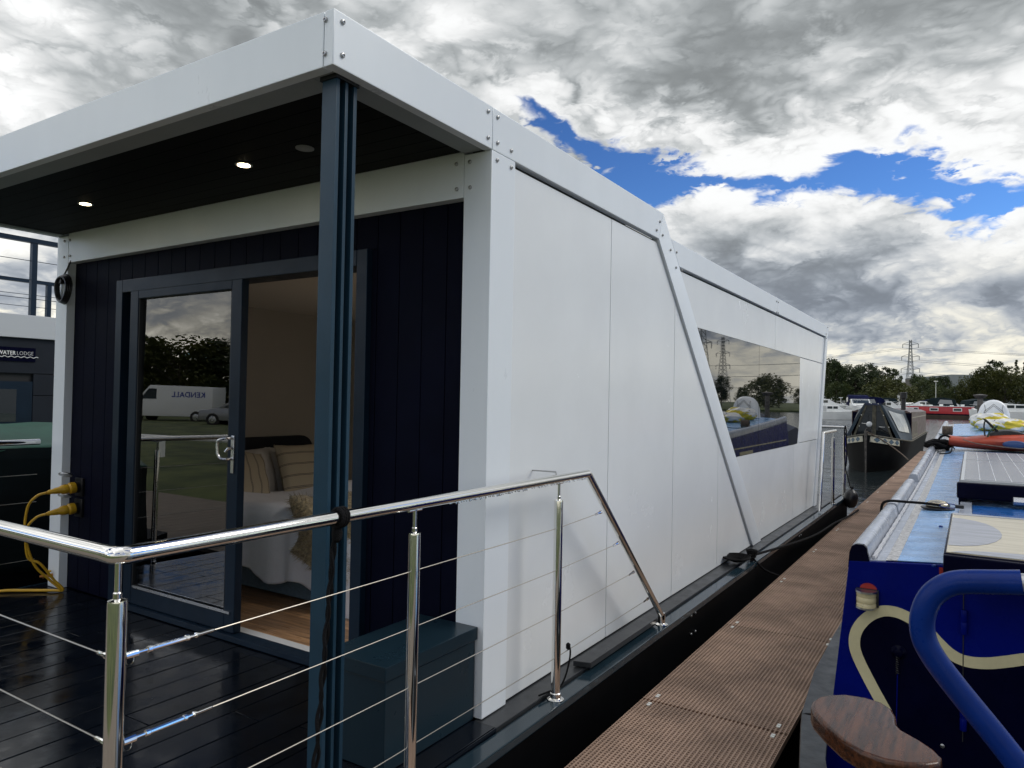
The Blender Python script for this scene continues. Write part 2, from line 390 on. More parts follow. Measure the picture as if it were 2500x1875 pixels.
def bolt(p, axis):
    global bolt_me
    rot = {'X': (0, R(90), 0), '-Y': (R(90), 0, 0)}[axis]
    if bolt_me is None:
        o = boltm.build('bolt', M['bolt'], home); bolt_me = o.data; o.location = p; o.rotation_euler = rot
    else: inst(bolt_me, 'bolt', home, p, rot)
# ---- deck boards (run along Y)
x = XL-.09; k = 0
while x < .09:
    x1 = min(x+.170, .094)
    if x1 < .0:
        br = random.uniform(-1.2, -.4)
        for (a, b) in (((-1.752, br), (br+.004, .055)) if k % 2 else ((-1.752, .055),)):
            box('deck_board', M['deck'], x, x1, a, b, -.03, -.002+random.uniform(-.0012, .0012), home, bevel=.003)
    else: box('deck_board', M['deck'], x, min(x1, .094), -1.752, -.022, -.03, -.003, home, bevel=.003)
    x = x1+.006; k += 1
MB().box(XL-.1, .09, -1.75, .3, -.059, -.034).build('deck_bearers', M['dark'], home)
# rear deck boards
for i in range(22):
    xx = XL-.08+i*.18
    box('deck_board', M['side_plank'], xx, xx+.174, 8.3, 9.88, -.03, -.003, home, bevel=.003)
# ---- white frame: fascias, posts, slanted band
w = M['white']
fr = MB().prism([(0, H2), (-.012, H2), (-DP-.0, H2), (-DP, H1), (0, H1)], 'X', -.045, 0).build('fascia', w, home, bevel=.004)
fr2 = MB().prism([(.004, H1), (.004, H2), (2.145, H2), (2.075, H1)], 'X', -.045, 0).build('fascia', w, home, bevel=.004)
box('fascia', w, XL, -.049, -DP, -DP+.045, H1, H2, home, bevel=.004)
MB().prism([(0, H2), (-DP, H2), (-DP, H1), (0, H1)], 'X', XL, XL+.045).build('fascia', w, home, bevel=.004)
# soffit edge boards (grey white) and black soffit boards
se = .152
box('soffit_edge', M['soffit_edge'], -se, -.047, -DP+.047, -.002, H1+.004, H1+.02, home)
box('soffit_edge', M['soffit_edge'], XL+.047, -se-.002, -DP+.047, -DP+se, H1+.004, H1+.02, home)
box('soffit_edge', M['soffit_edge'], XL+.047, XL+.10, -DP+se+.002, -.002, H1+.004, H1+.02, home)
y = -DP+se+.002
while y < -.02:
    y2 = min(y+.1, -.004); box('soffit_board', M['soffit'], XL+.102, -se-.002, y, y2-.003, H1+.008, H1+.024, home, bevel=.002); y = y2
MB().box(XL+.05, -.05, -DP+.05, 2.1, H2-.06, H2-.01).build('roof', M['dark'], home)
MB().box(XL+.05, -.05, 2.2, 9.05, H5-.06, H5-.01).build('roof', M['dark'], home)
MB().box(XL, XL+.04, QW+.002, 8.3, 0, 2.42).build('side_panel', M['white_gloss'], home)
MB().box(XL, XL+.04, .002, 2.2, H1, H2).build('fascia', M['white'], home)
MB().box(XL, XL+.04, 2.202, 9.1, H4, H5).build('fascia', M['white'], home)
# corner posts and header of the front frame
box('corner_post', w, -PW, 0, 0, QW, 0, H1-.002, home, bevel=.004)
box('corner_post', w, XL, XL+PW, 0, QW, 0, H1-.002, home, bevel=.004)
box('header', w, XL+PW+.002, -PW-.002, .001, .07, H3, H2-.07, home, bevel=.004)
# slanted band
def lb(z): return 4.75 + (2.072-4.75)*z/H1
def rb(z): return 5.07 + (2.145-5.07)*z/H2
MB().prism([(lb(0), 0), (lb(H1-.002), H1-.002), (2.0752, H1-.002), (2.148, H2), (rb(0), 0)], 'X', -.045, -.001).build('slanted_band', w, home, bevel=.004)
# rear fascia with a joint, rear end post
yj = 5.71; ys = rb(H5)+.004; ysb = rb(H4)+.004
MB().prism([(ysb, H4), (ys, H5), (yj-.002, H5), (yj-.002, H4)], 'X', -.045, 0).build('fascia', w, home, bevel=.003)
MB().prism([(yj+.002, H4), (yj+.002, H5), (endY(H5), H5), (endY(H4), H4)], 'X', -.045, 0).build('fascia', w, home, bevel=.003)
MB().prism([(endY(0)-.16, 0), (endY(H4)-.16, H4-.003), (endY(H4), H4-.003), (endY(0), 0)], 'X', -.045, -.001).build('end_post', w, home, bevel=.003)
MB().hexa([(XL, endY(0)-.05, 0), (-.046, endY(0)-.05, 0), (-.046, endY(0)-.01, 0), (XL, endY(0)-.01, 0),
           (XL, endY(H5)-.05, H5), (-.046, endY(H5)-.05, H5), (-.046, endY(H5)-.01, H5), (XL, endY(H5)-.01, H5)]).build('end_wall', w, home)
# ---- side panels, each cut by joints and by the band (polygons in y,z)
def clip(poly, a, b, c):       # keep a*y+b*z<=c
    out = []
    for i in range(len(poly)):
        p, q = poly[i], poly[(i+1) % len(poly)]
        dp, dq = a*p[0]+b*p[1]-c, a*q[0]+b*q[1]-c
        if dp <= 0: out.append(p)
        if dp*dq < 0:
            s_ = dp/(dp-dq); out.append((p[0]+(q[0]-p[0])*s_, p[1]+(q[1]-p[1])*s_))
    return out
wg = M['white_gloss']; zt = H1-.022
def left_of_band(poly, off=.012):
    k = (4.75-2.072)/H1; return clip(poly, 1, k, 4.75-off)
def right_of_band(poly, off=.014):
    k = (5.07-2.145)/H2; return clip(poly, -1, -k, -(5.07+off))
J = [QW+.012, 1.336, 2.468, 3.5945, 4.75]
for i in range(4):
    p = [(J[i]+.004, .002), (J[i+1]-.004, .002), (J[i+1]-.004, zt), (J[i]+.004, zt)]
    p = left_of_band(p)
    if len(p) > 2: MB().prism(p, 'X', -.05, -.021).build('side_panel', wg, home, bevel=.003)
wy = lambda z: 2.984+(4.138-2.984)*(1.999-z)/(1.999-.922)     # window's slanted left edge
WT, WB, WR = 2.02, .922, 7.08
ze = H4-.02
def rp(p):
    p = right_of_band(p); p = clip(p, 1, -.93/2.75, 8.26-.172)
    if len(p) > 2: MB().prism(p, 'X', -.05, -.021).build('side_panel', wg, home, bevel=.003)
rp([(2.2, WT+.004), (yj-.004, WT+.004), (yj-.004, ze), (2.2, ze)])
rp([(yj+.004, WT+.004), (9.2, WT+.004), (9.2, ze), (yj+.004, ze)])
rp([(3.5, .002), (6.75, .002), (6.75, WB-.004), (3.5, WB-.004)])
rp([(6.758, .002), (9.2, .002), (9.2, WB-.004), (6.758, WB-.004)])
rp([(WR+.004, WB+.004), (9.2, WB+.004), (9.2, WT-.004), (WR+.004, WT-.004)])
k_ = (4.138-2.984)/(1.999-.922)
rp(clip([(2.0, WB+.004), (4.5, WB+.004), (4.5, WT-.004), (2.0, WT-.004)], 1, k_, 2.984+k_*1.999-.004))
MB().box(-.075, -.052, QW, 8.35, .0, 2.42).build('wall_backing', M['dark'], home)
MB().box(-.075, -.052, QW, 2.6, 2.42, 2.56).build('wall_backing', M['dark'], home)
# window: two dark panes behind one another in a slim frame, rounded lower right corner
mid = 4.973
pl = [(wy(WT), WT), (mid-.003, WT), (mid-.003, WB), (wy(WB), WB)]
pr_ = [(mid+.003, WT), (WR, WT), (WR-.02, 1.2)]
for a in range(0, 91, 15): pr_.append((WR-.22+.15*math.cos(R(a)), WB+.15-.15*math.sin(R(a))))
pr_ += [(mid+.003, WB)]
win = MB().prism([(wy(WT)-.006, WT+.004), (WR+.004, WT+.004), (WR+.004, WB-.004), (wy(WB)-.006, WB-.004)], 'X', -.046, -.026).build('window', M['dark'], home)
MB().prism(pl, 'X', -.0255, -.016).build('pane', M['glass_dark'], win)
MB().prism(pr_, 'X', -.0255, -.0155).build('pane', M['glass_dark'], win)
MB().prism([(WR-.07, WB-.004), (WR+.004, WB-.004), (WR+.004, 1.15), (WR-.05, 1.13)], 'X', -.0262, -.0225).build('corner_trim', wg, win)
# bolts, read from the photograph on the face they sit in
zA = lambda a, b: (700+a/3.687, b/3.687)
for a, b in ((353, 180), (347, 485)): bolt(at(*zA(a, b), 'Y', -DP), '-Y')
for a, b in ((503, 200), (500, 500), (1812, 1003), (1811, 1240), (1898, 1057), (1896, 1288), (2020, 1358), (1893, 1443), (2019, 1508)): bolt(at(*zA(a, b), 'X', 0), 'X')
for a, b in ((1530, 1478), (1650, 1458)): bolt(at(*zA(a, b), 'Y', .0005), '-Y')
for a, b in ((987, 409), (1016, 405)): bolt(at(a*1.1302, b*1.1302, 'Y', 0), '-Y')
for a, b in ((500, 281), (497, 404), (541, 272), (541, 394)): bolt(at(a/3.16, 500+b/3.16, 'Y', 0), '-Y')
for a, b in ((1418, 497), (1425, 479), (1431, 508), (1448, 540), (1461, 545), (1460, 578), (1473, 584)): bolt(at(a*1.1302, b*1.1302, 'X', 0), 'X')
for a, b in ((892, 560), (904, 567), (892, 640), (903, 645), (1268, 752), (1256, 800), (1259, 833)): bolt(at(1600+a/3.016, 550+b/3.016, 'X', 0), 'X')
for u, v in ((1687, 1503), (1697, 1496), (1687, 1548), (1697, 1541), (1951, 1309), (1955, 1306)): bolt(at(u, v, 'X', .181), 'X')
# ---- porch column: grooved blue grey section
cxa, cxb, cya, cyb = -.118, -.047, -.902, -.802
col = MB().prism([(cxa, cya), (cxb, cya), (cxb, cya+.017), (cxb-.03, cya+.017), (cxb-.03, cya+.043), (cxb, cya+.043), (cxb, cya+.057), (cxb-.03, cya+.057), (cxb-.03, cya+.084), (cxb, cya+.084), (cxb, cyb), (cxa, cyb)], 'Z', .0, H1+.006)
cl = col.build('porch_column', M['column'], home, bevel=.0015)
box('groove', M['dark'], cxb-.0295, cxb-.0275, cya+.0175, cya+.0425, .001, H1, cl); box('groove', M['dark'], cxb-.0295, cxb-.0275, cya+.0575, cya+.0835, .001, H1, cl)
box('column_foot', M['column'], cxa-.012, cxb+.012, cya-.012, cyb+.012, -.002, .012, cl, bevel=.002)
box('column_head', M['dark'], cxa-.006, cxb+.006, cya-.006, cyb+.006, H1-.012, H1+.0035, cl)
# ---- navy cladding boards (0.15 m) around the door opening
DX0, DX1, DZ = -3.10, -.772, 2.185
x = XL+PW+.002; yC = .055
while x < -PW-.01:
    x1 = min(x+.149, -PW-.002)
    def bd(a, b, z0, z1):
        if b-a > .012: MB().box(a+.0015, b-.0025, yC, yC+.022, z0, z1).build('cladding_board', M['navy'], home, bevel=.003)
    if x1 <= DX0 or x >= DX1: bd(x, x1, .004, H3+.02)
    else:
        if x < DX0: bd(x, DX0, .004, DZ)
        if x1 > DX1: bd(DX1, x1, .004, DZ)
        bd(x, x1, DZ+.002, H3+.02)
    x = x1
MB().box(XL+PW, DX0, yC+.0225, yC+.03, 0, H3+.05).box(DX1, -PW, yC+.0225, yC+.03, 0, H3+.05).box(DX0, DX1, yC+.0225, yC+.03, DZ, H3+.05).build('cladding_backing', M['dark'], home)
# ---- door: outer frame, fixed sash behind, sliding sash with handle, sill
F = M['frame']
dfm = MB().box(DX0, DX0+.075, .02, .17, .002, DZ).box(DX1-.075, DX1, .02, .17, .002, DZ).box(DX0+.076, DX1-.076, .02, .17, DZ-.085, DZ).build('door_frame', F, home, bevel=.004)
box('sill', M['sill'], DX0+.076, DX1-.076, .085, .17, .002, .022, dfm, bevel=.003)
box('threshold', F, DX0+.076, DX1-.076, -.005, .083, .002, .035, dfm, bevel=.004)
box('jamb_seal', M['clip'], DX1-.079, DX1-.0755, .10, .12, .03, DZ-.35, dfm)
def sash(x0, x1, y0, y1, z0, z1, nm, fwid=.092, fb=.115):
    o = MB().box(x0, x0+fwid, y0, y1, z0, z1).box(x1-fwid, x1, y0, y1, z0, z1).box(x0+fwid+.0006, x1-fwid-.0006, y0, y1, z1-fwid, z1).box(x0+fwid+.0006, x1-fwid-.0006, y0, y1, z0, z0+fb).build(nm, F, home, bevel=.005)
    ym = (y0+y1)/2
    xa, xb, za, zb = x0+fwid-.005, x1-fwid+.005, z0+fb-.005, z1-fwid+.005; lean = .007
    MB().hexa([(xa, ym-.003-lean, za), (xb, ym-.003-lean, za), (xb, ym+.003-lean, za), (xa, ym+.003-lean, za), (xa, ym-.003+lean, zb), (xb, ym-.003+lean, zb), (xb, ym+.003+lean, zb), (xa, ym+.003+lean, zb)]).build('pane', M['glass'], o, smooth=0)
    for a in ((x0+fwid, x0+fwid+.012), (x1-fwid-.012, x1-fwid)): MB().box(*a, y0+.006, y1-.006, z0+fb, z1-fwid).build('glazing_bead', M['dark'], o)
    return o
sl_ = sash(-2.925, -1.765, .022, .072, .04, DZ-.045, 'sliding_door')
box('drip_bar', M['alu'], -2.80, -1.80, .014, .0215, .148, .162, sl_)
sash(-3.02, -1.90, .095, .14, .04, DZ-.087, 'fixed_sash', .07, .08)
# handle: back plate, bow, thumb turn
hx = -1.806
MB().box(hx-.014, hx+.014, .012, .0218, .965, 1.185).build('handle_plate', M['alu'], sl_, bevel=.004)
hp = [(hx, .014, 1.17), (hx, -.03, 1.172), (hx-.02, -.055, 1.165), (hx-.035, -.06, 1.145), (hx-.036, -.06, 1.10), (hx-.032, -.058, 1.075), (hx-.02, -.05, 1.055), (hx, -.028, 1.05), (hx, .014, 1.05)]
MB().tube(bez(hp, 5), .0085, 10).build('handle', M['alu'], sl_)
MB().tube([(hx, .012, 1.115), (hx-.004, -.012, 1.11), (hx-.022, -.02, 1.09)], [.009, .009, .005], 8).build('thumb_turn', M['alu'], sl_)
# ---- downlights in the soffit
for (lx, ly, on_) in ((-2.70, -.40, 1), (-1.21, -.402, 1), (-.755, -.418, 0)):
    dl = MB().lathe([(.042, 0), (.042, .004), (.034, .006)], (lx, ly, H1+.004), (0, 0, 1), 20).build('downlight', M['lamp_off' if not on_ else 'alu'], home)
    MB().lathe([(.031, -.0016), (.031, 0)], (lx, ly, H1+.0035), (0, 0, 1), 20).build('lamp_face', M['lamp' if on_ else 'lamp_off'], dl)
# ---- room behind the door
RX0, RX1, RY1, RZ = -3.64, -.16, 2.78, 2.205
box('room_wall', M['wall_in'], RX0-.03, RX0, .18, RY1, 0, RZ, home); box('room_wall', M['wall_in'], RX0-.03, RX1+.03, RY1, RY1+.03, 0, RZ, home); box('room_wall', M['wall_in'], RX1, RX1+.03, .18, RY1, 0, RZ, home)
box('room_wall', M['wall_in'], RX0, DX0-.001, .172, .20, 0, RZ, home); box('room_wall', M['wall_in'], DX1+.001, RX1, .172, .20, 0, RZ, home); box('room_wall', M['wall_in'], DX0, DX1, .172, .20, DZ+.002, RZ+.2, home)
box('room_ceiling', M['ceil_in'], RX0-.03, RX1+.03, .205, RY1+.03, RZ, RZ+.03, home)
for (lx, ly) in ((-.55, .95), (-.55, 2.1)):          # added unseen lamps to brighten the room, shaped like the porch downlights
    dl = MB().lathe([(.042, 0), (.042, -.004), (.034, -.006)], (lx, ly, RZ), (0, 0, 1), 16).build('added_room_lamp', M['alu'], home)
    MB().lathe([(.031, -.0016), (.031, 0)], (lx, ly, RZ-.0065), (0, 0, 1), 16).build('lamp_face', M['lamp'], dl)
    ld = bpy.data.lights.new('added_room_lamp_light', 'SPOT'); ld.energy = 26; ld.color = (1, .96, .92); ld.spot_size = R(150); ld.spot_blend = .8; ld.shadow_soft_size = .05
    lo_ = bpy.data.objects.new('added_room_lamp_light', ld); COL.objects.link(lo_); lo_.location = (lx, ly, RZ-.03)
box('ceiling_vent', M['wall_in'], -1.75, -1.45, 2.05, 2.25, RZ-.012, RZ, home, bevel=.003)
box('wall_socket', M['black'], -2.75, -2.45, RY1-.012, RY1, .66, .84, home, bevel=.003)
y = .172; k = 0
while y < RY1:
    y1 = min(y+.125, RY1); x = RX0 - random.uniform(0, .8)
    while x < RX1:
        L = random.uniform(.9, 1.5); a, b = max(x, RX0), min(x+L, RX1)
        if b-a > .03: box('floor_plank', M['oak'], a+.001, b-.001, y+.001, y1-.001, -.012, random.uniform(.0, .0012), home)
        x += L
    y = y1
box('floor_base', M['dark'], RX0, RX1, .17, RY1, -.03, -.0125, home)
# ---- bed
bed = thing('bed', 'double bed with grey blue upholstered base seen through the open door', 'bed', (-2.55, 1.5, 0))
BX0, BX1, BY0, BY1 = -3.56, -1.47, .80, 2.2
box('base', M['bed_base'], BX0, BX1, BY0, BY1, .012, .33, bed, bevel=.02)
hb = [(BY0-.03, .03), (BY0-.03, .90)] + [(BY0+.09-.12*math.cos(R(a)), .93+.11*math.sin(R(a))) for a in range(0, 91, 15)] + [(BY1-.11+.14*math.cos(R(90-a)), .90+.14*math.sin(R(90-a))) for a in range(0, 91, 15)] + [(BY1+.03, .03)]
MB().prism(hb, 'X', RX0+.004, BX0-.004).build('headboard', M['headboard'], bed, bevel=.012)
box('mattress', M['linen'], BX0+.01, BX1-.01, BY0+.02, BY1-.02, .334, .52, bed, bevel=.05)
def duvet(a, b):
    # a across from near hem over the top to the far hem, b along the bed
    x = BX0+.42+(BX1+.05-BX0-.42)*b
    top = .60+.03*math.sin(9*a+3*b)+.02*math.sin(17*b+5*a)+.015*math.sin(31*a*b+8*b)
    edge_n = BY0-.055-.02*math.sin(b*7); yy = edge_n+(BY1+.05-edge_n)*max(0, (a-.10)/.90)
    dn = max(0, (yy-BY0)/.22) if yy < BY0+.22 else 1
    dn = min(1, max(0, (a)/.13)); sm = dn*dn*(3-2*dn)
    hem = .21-.26*b*b+.035*math.sin(11*b)+.02*math.sin(23*b)
    z = hem+(top-hem)*sm
    if a > .87:
        q = (a-.87)/.13; z = top+(.3-top)*q*q
    if b > .9:
        q = (b-.9)/.1; z -= .3*q*q
    if a < .13: yy += .02*math.sin(38*b)*(1-dn)+.012*math.sin(61*b)*(1-dn)
    return Vector((x, yy, z))
du = MB().grid(duvet, 70, 50).build('duvet', M['linen'], bed, smooth=180, fix=False)
md = du.modifiers.new('thick', 'SOLIDIFY'); md.thickness = .025
# pillows: soft squared cushions
def stripe_mat(name, c1, c2):
    m = mat(name, c1, .9, bump=.3, bscale=150); t = m.node_tree; b = t.nodes['Principled BSDF']
    tc_ = t.nodes.new('ShaderNodeTexCoord'); sp = t.nodes.new('ShaderNodeSeparateXYZ'); t.links.new(tc_.outputs['Generated'], sp.inputs[0])
    fr_ = mth('FRACT', mth('MULTIPLY', sp.outputs[2], 4.5, tree=t), tree=t)
    a = mth('LESS_THAN', mth('ABSOLUTE', mth('SUBTRACT', fr_, .5, tree=t), tree=t), .07, tree=t)
    a2 = mth('LESS_THAN', mth('ABSOLUTE', mth('SUBTRACT', fr_, .5, tree=t), tree=t), .025, tree=t)
    t.links.new(mixc(mth('SUBTRACT', a, a2, tree=t), c1, c2, t), b.inputs['Base Color']); return m
M['stripe'] = stripe_mat('striped linen', (.46, .39, .28), (.06, .055, .06))
def pillow(name, label, m, c, size, th, rz, tilt, group):
    w_, h_ = size
    def f(a, b, s):
        p, q = a*2-1, b*2-1
        e = max(0, (1-abs(p)**3.2))*max(0, (1-abs(q)**3.2))
        pin = 1-.07*(1-abs(p)**2)*(abs(q)**6)
        pin2 = 1-.07*(1-abs(q)**2)*(abs(p)**6)
        return Vector((s*th*.5*e**.45+.004*s*math.sin(9*p+4*q), p*w_/2*pin2, q*h_/2*pin))
    mb = MB(); mb.grid(lambda a, b: f(a, b, 1), 18, 18); mb.grid(lambda a, b: f(a, b, -1), 18, 18)
    o = mb.build(name, m, None, smooth=180)
    o.matrix_world = Matrix.Translation(c) @ Matrix.Rotation(rz, 4, 'Z') @ Matrix.Rotation(tilt, 4, 'Y')
    return tag(o, label, 'pillow', group)
pillow('pillow', 'plain pale pillow leaning on the navy headboard behind the striped cushions', M['pillow'], (-3.38, 1.30, .74), (.66, .46), .17, 0, R(-20), 'pillows on the bed')
pillow('pillow', 'plain pale pillow at the far end of the headboard', M['pillow'], (-3.38, 1.88, .74), (.62, .46), .17, 0, R(-20), 'pillows on the bed')
o = pillow('cushion', 'beige striped cushion nearest the sliding door', M['stripe'], (-3.12, 1.12, .76), (.46, .46), .15, R(12), R(-26), 'striped cushions on the bed')
o.matrix_world = o.matrix_world @ Matrix.Rotation(R(78), 4, 'X')
pillow('cushion', 'beige striped cushion beside the porch column, farther along the headboard', M['stripe'], (-3.15, 1.74, .78), (.48, .46), .15, R(-8), R(-24), 'striped cushions on the bed')
# fur throw over the near corner of the foot end: shell plus many hairs
fbm = MB()
def fur_s(a, b):
    x = -2.10+.60*a+.05*math.sin(6*b); q = b
    if q < .5: y, z = BY0-.075-.02*math.sin(5*a), .30+.34*(q/.5)
    else: y, z = BY0-.07+(q-.5)*2*.9, .655+.02*math.sin(7*q)
    if .4 < q < .6: z += .02; 
    return Vector((x+.04*math.sin(9*q), y, z+.05*math.cos(5*a)-(.07 if q < .3 and a > .6 else 0)))
fbm.grid(fur_s, 24, 30)
tw = fbm.build('fur_throw', M['fur'], None, smooth=180, fix=False)
md = tw.modifiers.new('thick', 'SOLIDIFY'); md.thickness = .03; md.offset = 0
tag(tw, 'shaggy beige fur throw hanging over the bed beside the column', 'throw')
hr = MB(); rg = random.Random(3)
for i in range(5200):
    a, b = rg.random(), rg.random()
    p = fur_s(a, b); n = Vector((rg.uniform(-.5, .5), -1, .3)) if b < .5 else Vector((rg.uniform(-.4, .4), -.4, 1))
    n = (n+Vector((rg.uniform(-.5, .5), rg.uniform(-.3, .3), rg.uniform(-.8, .3)))).normalized()
    L = rg.uniform(.03, .07); s_ = Vector((rg.uniform(-1, 1), rg.uniform(-.3, .3), rg.uniform(-1, 1))).normalized()*.003
    tip = p+n*L+Vector((0, -.0, -.02*rg.random())); k = len(hr.v)
    hr.v += [tuple(p-s_), tuple(p+s_), tuple(tip)]; hr.f.append((k, k+1, k+2))
h_ = hr.build('fur_hair', M['fur'], tw, smooth=0, fix=False); h_['kind'] = 'stuff'

# ================================================================== railing of the porch
ST, WI = M['steel'], M['wire']
rail = thing('deck_railing', 'polished steel railing with wire infill round the front porch deck', 'railing', (.14, -1.73, -.02))
RXX, RYY, RH = .14, -1.73, 1.046
def runpipe(pts, nm='top_rail', r=.0212): return MB().tube(pts, r, 20).build(nm, ST, rail)
runpipe([(RXX, RYY+.05, RH), (RXX, .735, RH)]); runpipe([(RXX-.05, RYY, RH), (XL-.14+.02, RYY, RH)])
runpipe([(XL-.14, RYY+.02, RH), (XL-.14, -.02, RH)])
el_ = [(RXX-.052, RYY, RH)] + [(RXX-.025+.025*math.sin(R(a)), RYY+.025-.025*math.cos(R(a)), RH) for a in range(0, 91, 15)] + [(RXX, RYY+.052, RH)]
MB().tube(el_, .0220, 20).build('rail_elbow', ST, rail)
MB().tube([(XL-.14+.03, RYY, RH), (XL-.14+.008, RYY+.008, RH), (XL-.14, RYY+.03, RH)], .0216, 16).build('rail_elbow', ST, rail)
runpipe([(RXX, .735, RH), (RXX, .752, RH-.012), (RXX, 1.83, .05)], 'sloping_rail', .0205)
def post(x, y, wires=True):
    p = MB().lathe([(.0222, 0), (.0222, .950), (.0210, .958), (.0100, .962), (.0100, .975), (.0077, .978), (.0077, 1.045)], (x, y, -.015), (0, 0, 1), 20).build('post', ST, rail)
    MB().lathe([(.042, 0), (.042, .004), (.036, .008), (.026, .010), (.026, .030), (.0225, .034)], (x, y, -.0195), (0, 0, 1), 22).build('base_flange', ST, p)
    if not (x == RXX and y == RYY): MB().tube([(x, y-.035, RH-.022), (x, y+.035, RH-.022)], .006, 8).build('saddle', ST, p)
    return p
for y in (RYY, -.655, .425): post(RXX, y)
for x in (-1.18, -2.5): post(x, RYY)
post(XL-.14, RYY); post(XL-.14, -.82)
b = MB().lathe([(.042, 0), (.042, .004), (.030, .010), (.025, .012), (.025, .05), (.0215, .075)], (RXX, 1.845, -.0195), (0, 0, 1), 22).build('base_flange', ST, rail)
WZs = (.806, .603, .392, .180); Wend = ((.908, .826), (1.142, .622), (1.371, .413), (1.605, .203))
for z, (ye, ze_) in zip(WZs, Wend):
    MB().tube([(RXX, RYY+.26, z), (RXX, -.655, z), (RXX, .425, z), (RXX, ye-.06, ze_-.006)], .0021, 6).build('wire', WI, rail)
    tb = MB().lathe([(.009, 0), (.0095, .03), (.004, .032), (.004, .055), (.008, .056), (.008, .066), (.0062, .068), (.0062, .155), (.008, .157), (.008, .165), (.0038, .167), (.0038, .182), (.0072, .184), (.0072, .192), (.0055, .195), (.0055, .235), (.003, .24)], (RXX, RYY+.022, z), (0, 1, 0), 10).build('turnbuckle', ST, rail)
    MB().tube([(RXX+.001, RYY+.034+.010*math.cos(R(a)), z-.012+.012*math.sin(R(a))) for a in range(0, 360, 30)], .0012, 6, closed=True).build('split_ring', ST, tb)
    MB().lathe([(.003, 0), (.0055, .005), (.0055, .05), (.009, .055), (.009, .075)], (RXX, ye-.075, ze_-.007), (0, 1, .08), 8).build('wire_end', ST, rail)
    MB().tube([(RXX-.06, RYY, z), (XL-.10, RYY, z)], .0021, 6).build('wire', WI, rail)
    MB().lathe([(.009, 0), (.009, .02), (.006, .024), (.006, .055), (.003, .06)], (RXX-.02, RYY, z), (-1, 0, 0), 10).build('wire_end', ST, rail)
    MB().tube([(XL-.14, RYY+.03, z), (XL-.14, -.03, z)], .0021, 6).build('wire', WI, rail)
MB().tube([(RXX, .40, RH+.012), (RXX-.004, .40, RH+.034), (.02, .43, RH+.03), (-.02, .44, RH+.028)], .004, 6).build('wall_tie', M['bolt'], rail)
# water drops hanging under the wet end of the rail
dr_ = MB(); rg = random.Random(5)
for i in range(150):
    y = rg.uniform(-.45, .72) ; s_ = rg.uniform(.0014, .0030); 
    dr_.lathe([(s_*.5, .0), (s_, -s_), (s_*.8, -s_*2), (s_*.2, -s_*2.6)], (RXX+rg.uniform(-.006, .01), y, RH-.0205), (0, 0, 1), 5)
dd = dr_.build('water_drops', M['steel'], rail); dd['kind'] = 'stuff'
# rear railing (same style)
rr = thing('rear_railing', 'polished steel railing on the small rear deck of the white floating home', 'railing', (.14, 8.7, -.02))
def rpost(x, y, h=.955):
    p = MB().lathe([(.022, 0), (.022, h), (.008, h+.005), (.008, 1.04)], (x, y, -.015), (0, 0, 1), 12).build('post', ST, rr)
    MB().lathe([(.04, 0), (.04, .006), (.026, .01), (.026, .03)], (x, y, -.0195), (0, 0, 1), 14).build('base_flange', ST, p)
    for z in WZs: MB().tube([(x-.04, y-.02, z-.012), (x+.012, y+.02, z+.004)], .004, 6).build('wire_end', ST, p)
rpost(.14, 8.73); rpost(.14, 9.84); rpost(-1.2, 9.84); rpost(-2.6, 9.84)
MB().tube([(.14, 7.92, 1.035), (.14, 8.92, 1.035)], .021, 12).build('top_rail', ST, rr)
MB().tube([(.14, 7.92, 1.035), (.14, 7.90, 1.02), (.14, 7.66, .0)], .019, 12).build('sloping_rail', ST, rr)
MB().tube([(.17, 9.84, 1.06), (-3.9, 9.84, 1.06)], .021, 12).build('top_rail', ST, rr)
MB().tube([(.14, 9.95, 1.05), (.135, 9.93, .5), (.13, 9.91, .03)], .020, 12).build('gate_post', ST, rr)
for z in WZs: MB().tube([(.14, 9.84, z), (-3.9, 9.84, z)], .002, 5).build('wire', WI, rr)

# ================================================================== things on the deck
bx = thing('storage_box', 'dark teal metal storage box with lid on the porch deck', 'box', (-.2, -.3, 0))
box('body', M['teal_box'], -.355, -.035, -.597, -.010, .0, .348, bx, bevel=.004)
box('lid', M['teal_box'], -.362, -.026, -.608, -.004, .352, .408, bx, bevel=.004)
def ropepath(pts, r, name, m, label, cat, n=8, seg=8):
    o = MB().tube(bez(pts, n), r, seg).build(name, m, None); return tag(o, label, cat)
# black rope looped on the rail and hanging to the deck: two twisted strands
rp_ = thing('hanging_rope', 'black rope tied over the railing, hanging down beside the porch column', 'rope', (.14, -1.03, 0))
for k in range(2):
    pts = []
    for i in range(90):
        q = i/89; a = i*.55+k*math.pi
        z = RH-.03-(RH-.03)*q
        pts.append((RXX-.012-.07*q*(1 if k else .45)+.0045*math.cos(a), -1.03-.03*q+(.02 if k else -.03)*q+.0045*math.sin(a), z+.004))
    MB().tube(pts, .0062, 6).build('strand', M['rope_black'], rp_)
for k in range(3):
    MB().tube([(RXX+.028*math.cos(R(a)), -1.035+k*.011+.004*math.sin(R(a)), RH+.028*math.sin(R(a))) for a in range(0, 360, 24)], .0068, 7, closed=True).build('turn', M['rope_black'], rp_)
MB().lathe([(.004, -.03), (.015, -.02), (.018, 0), (.013, .02), (.004, .028)], (RXX-.004, -1.03, RH-.05), (0, 0, 1), 10).build('knot', M['rope_black'], rp_)
st = thing('string', 'short black string tied to the lowest railing wire above the side deck', 'string', (.14, .5, 0))
MB().tube(bez([(.14, .55, .215), (.152, .55, .18), (.146, .55, .12), (.135, .53, .05), (.12, .50, .008), (.10, .44, .004), (.085, .36, .006)], 6), .0045, 6).build('cord', M['rope_black'], st)
MB().lathe([(.003, -.018), (.012, -.01), (.012, .01), (.003, .018)], (.14, .55, .20), (0, 0, 1), 8).build('knot', M['rope_black'], st)
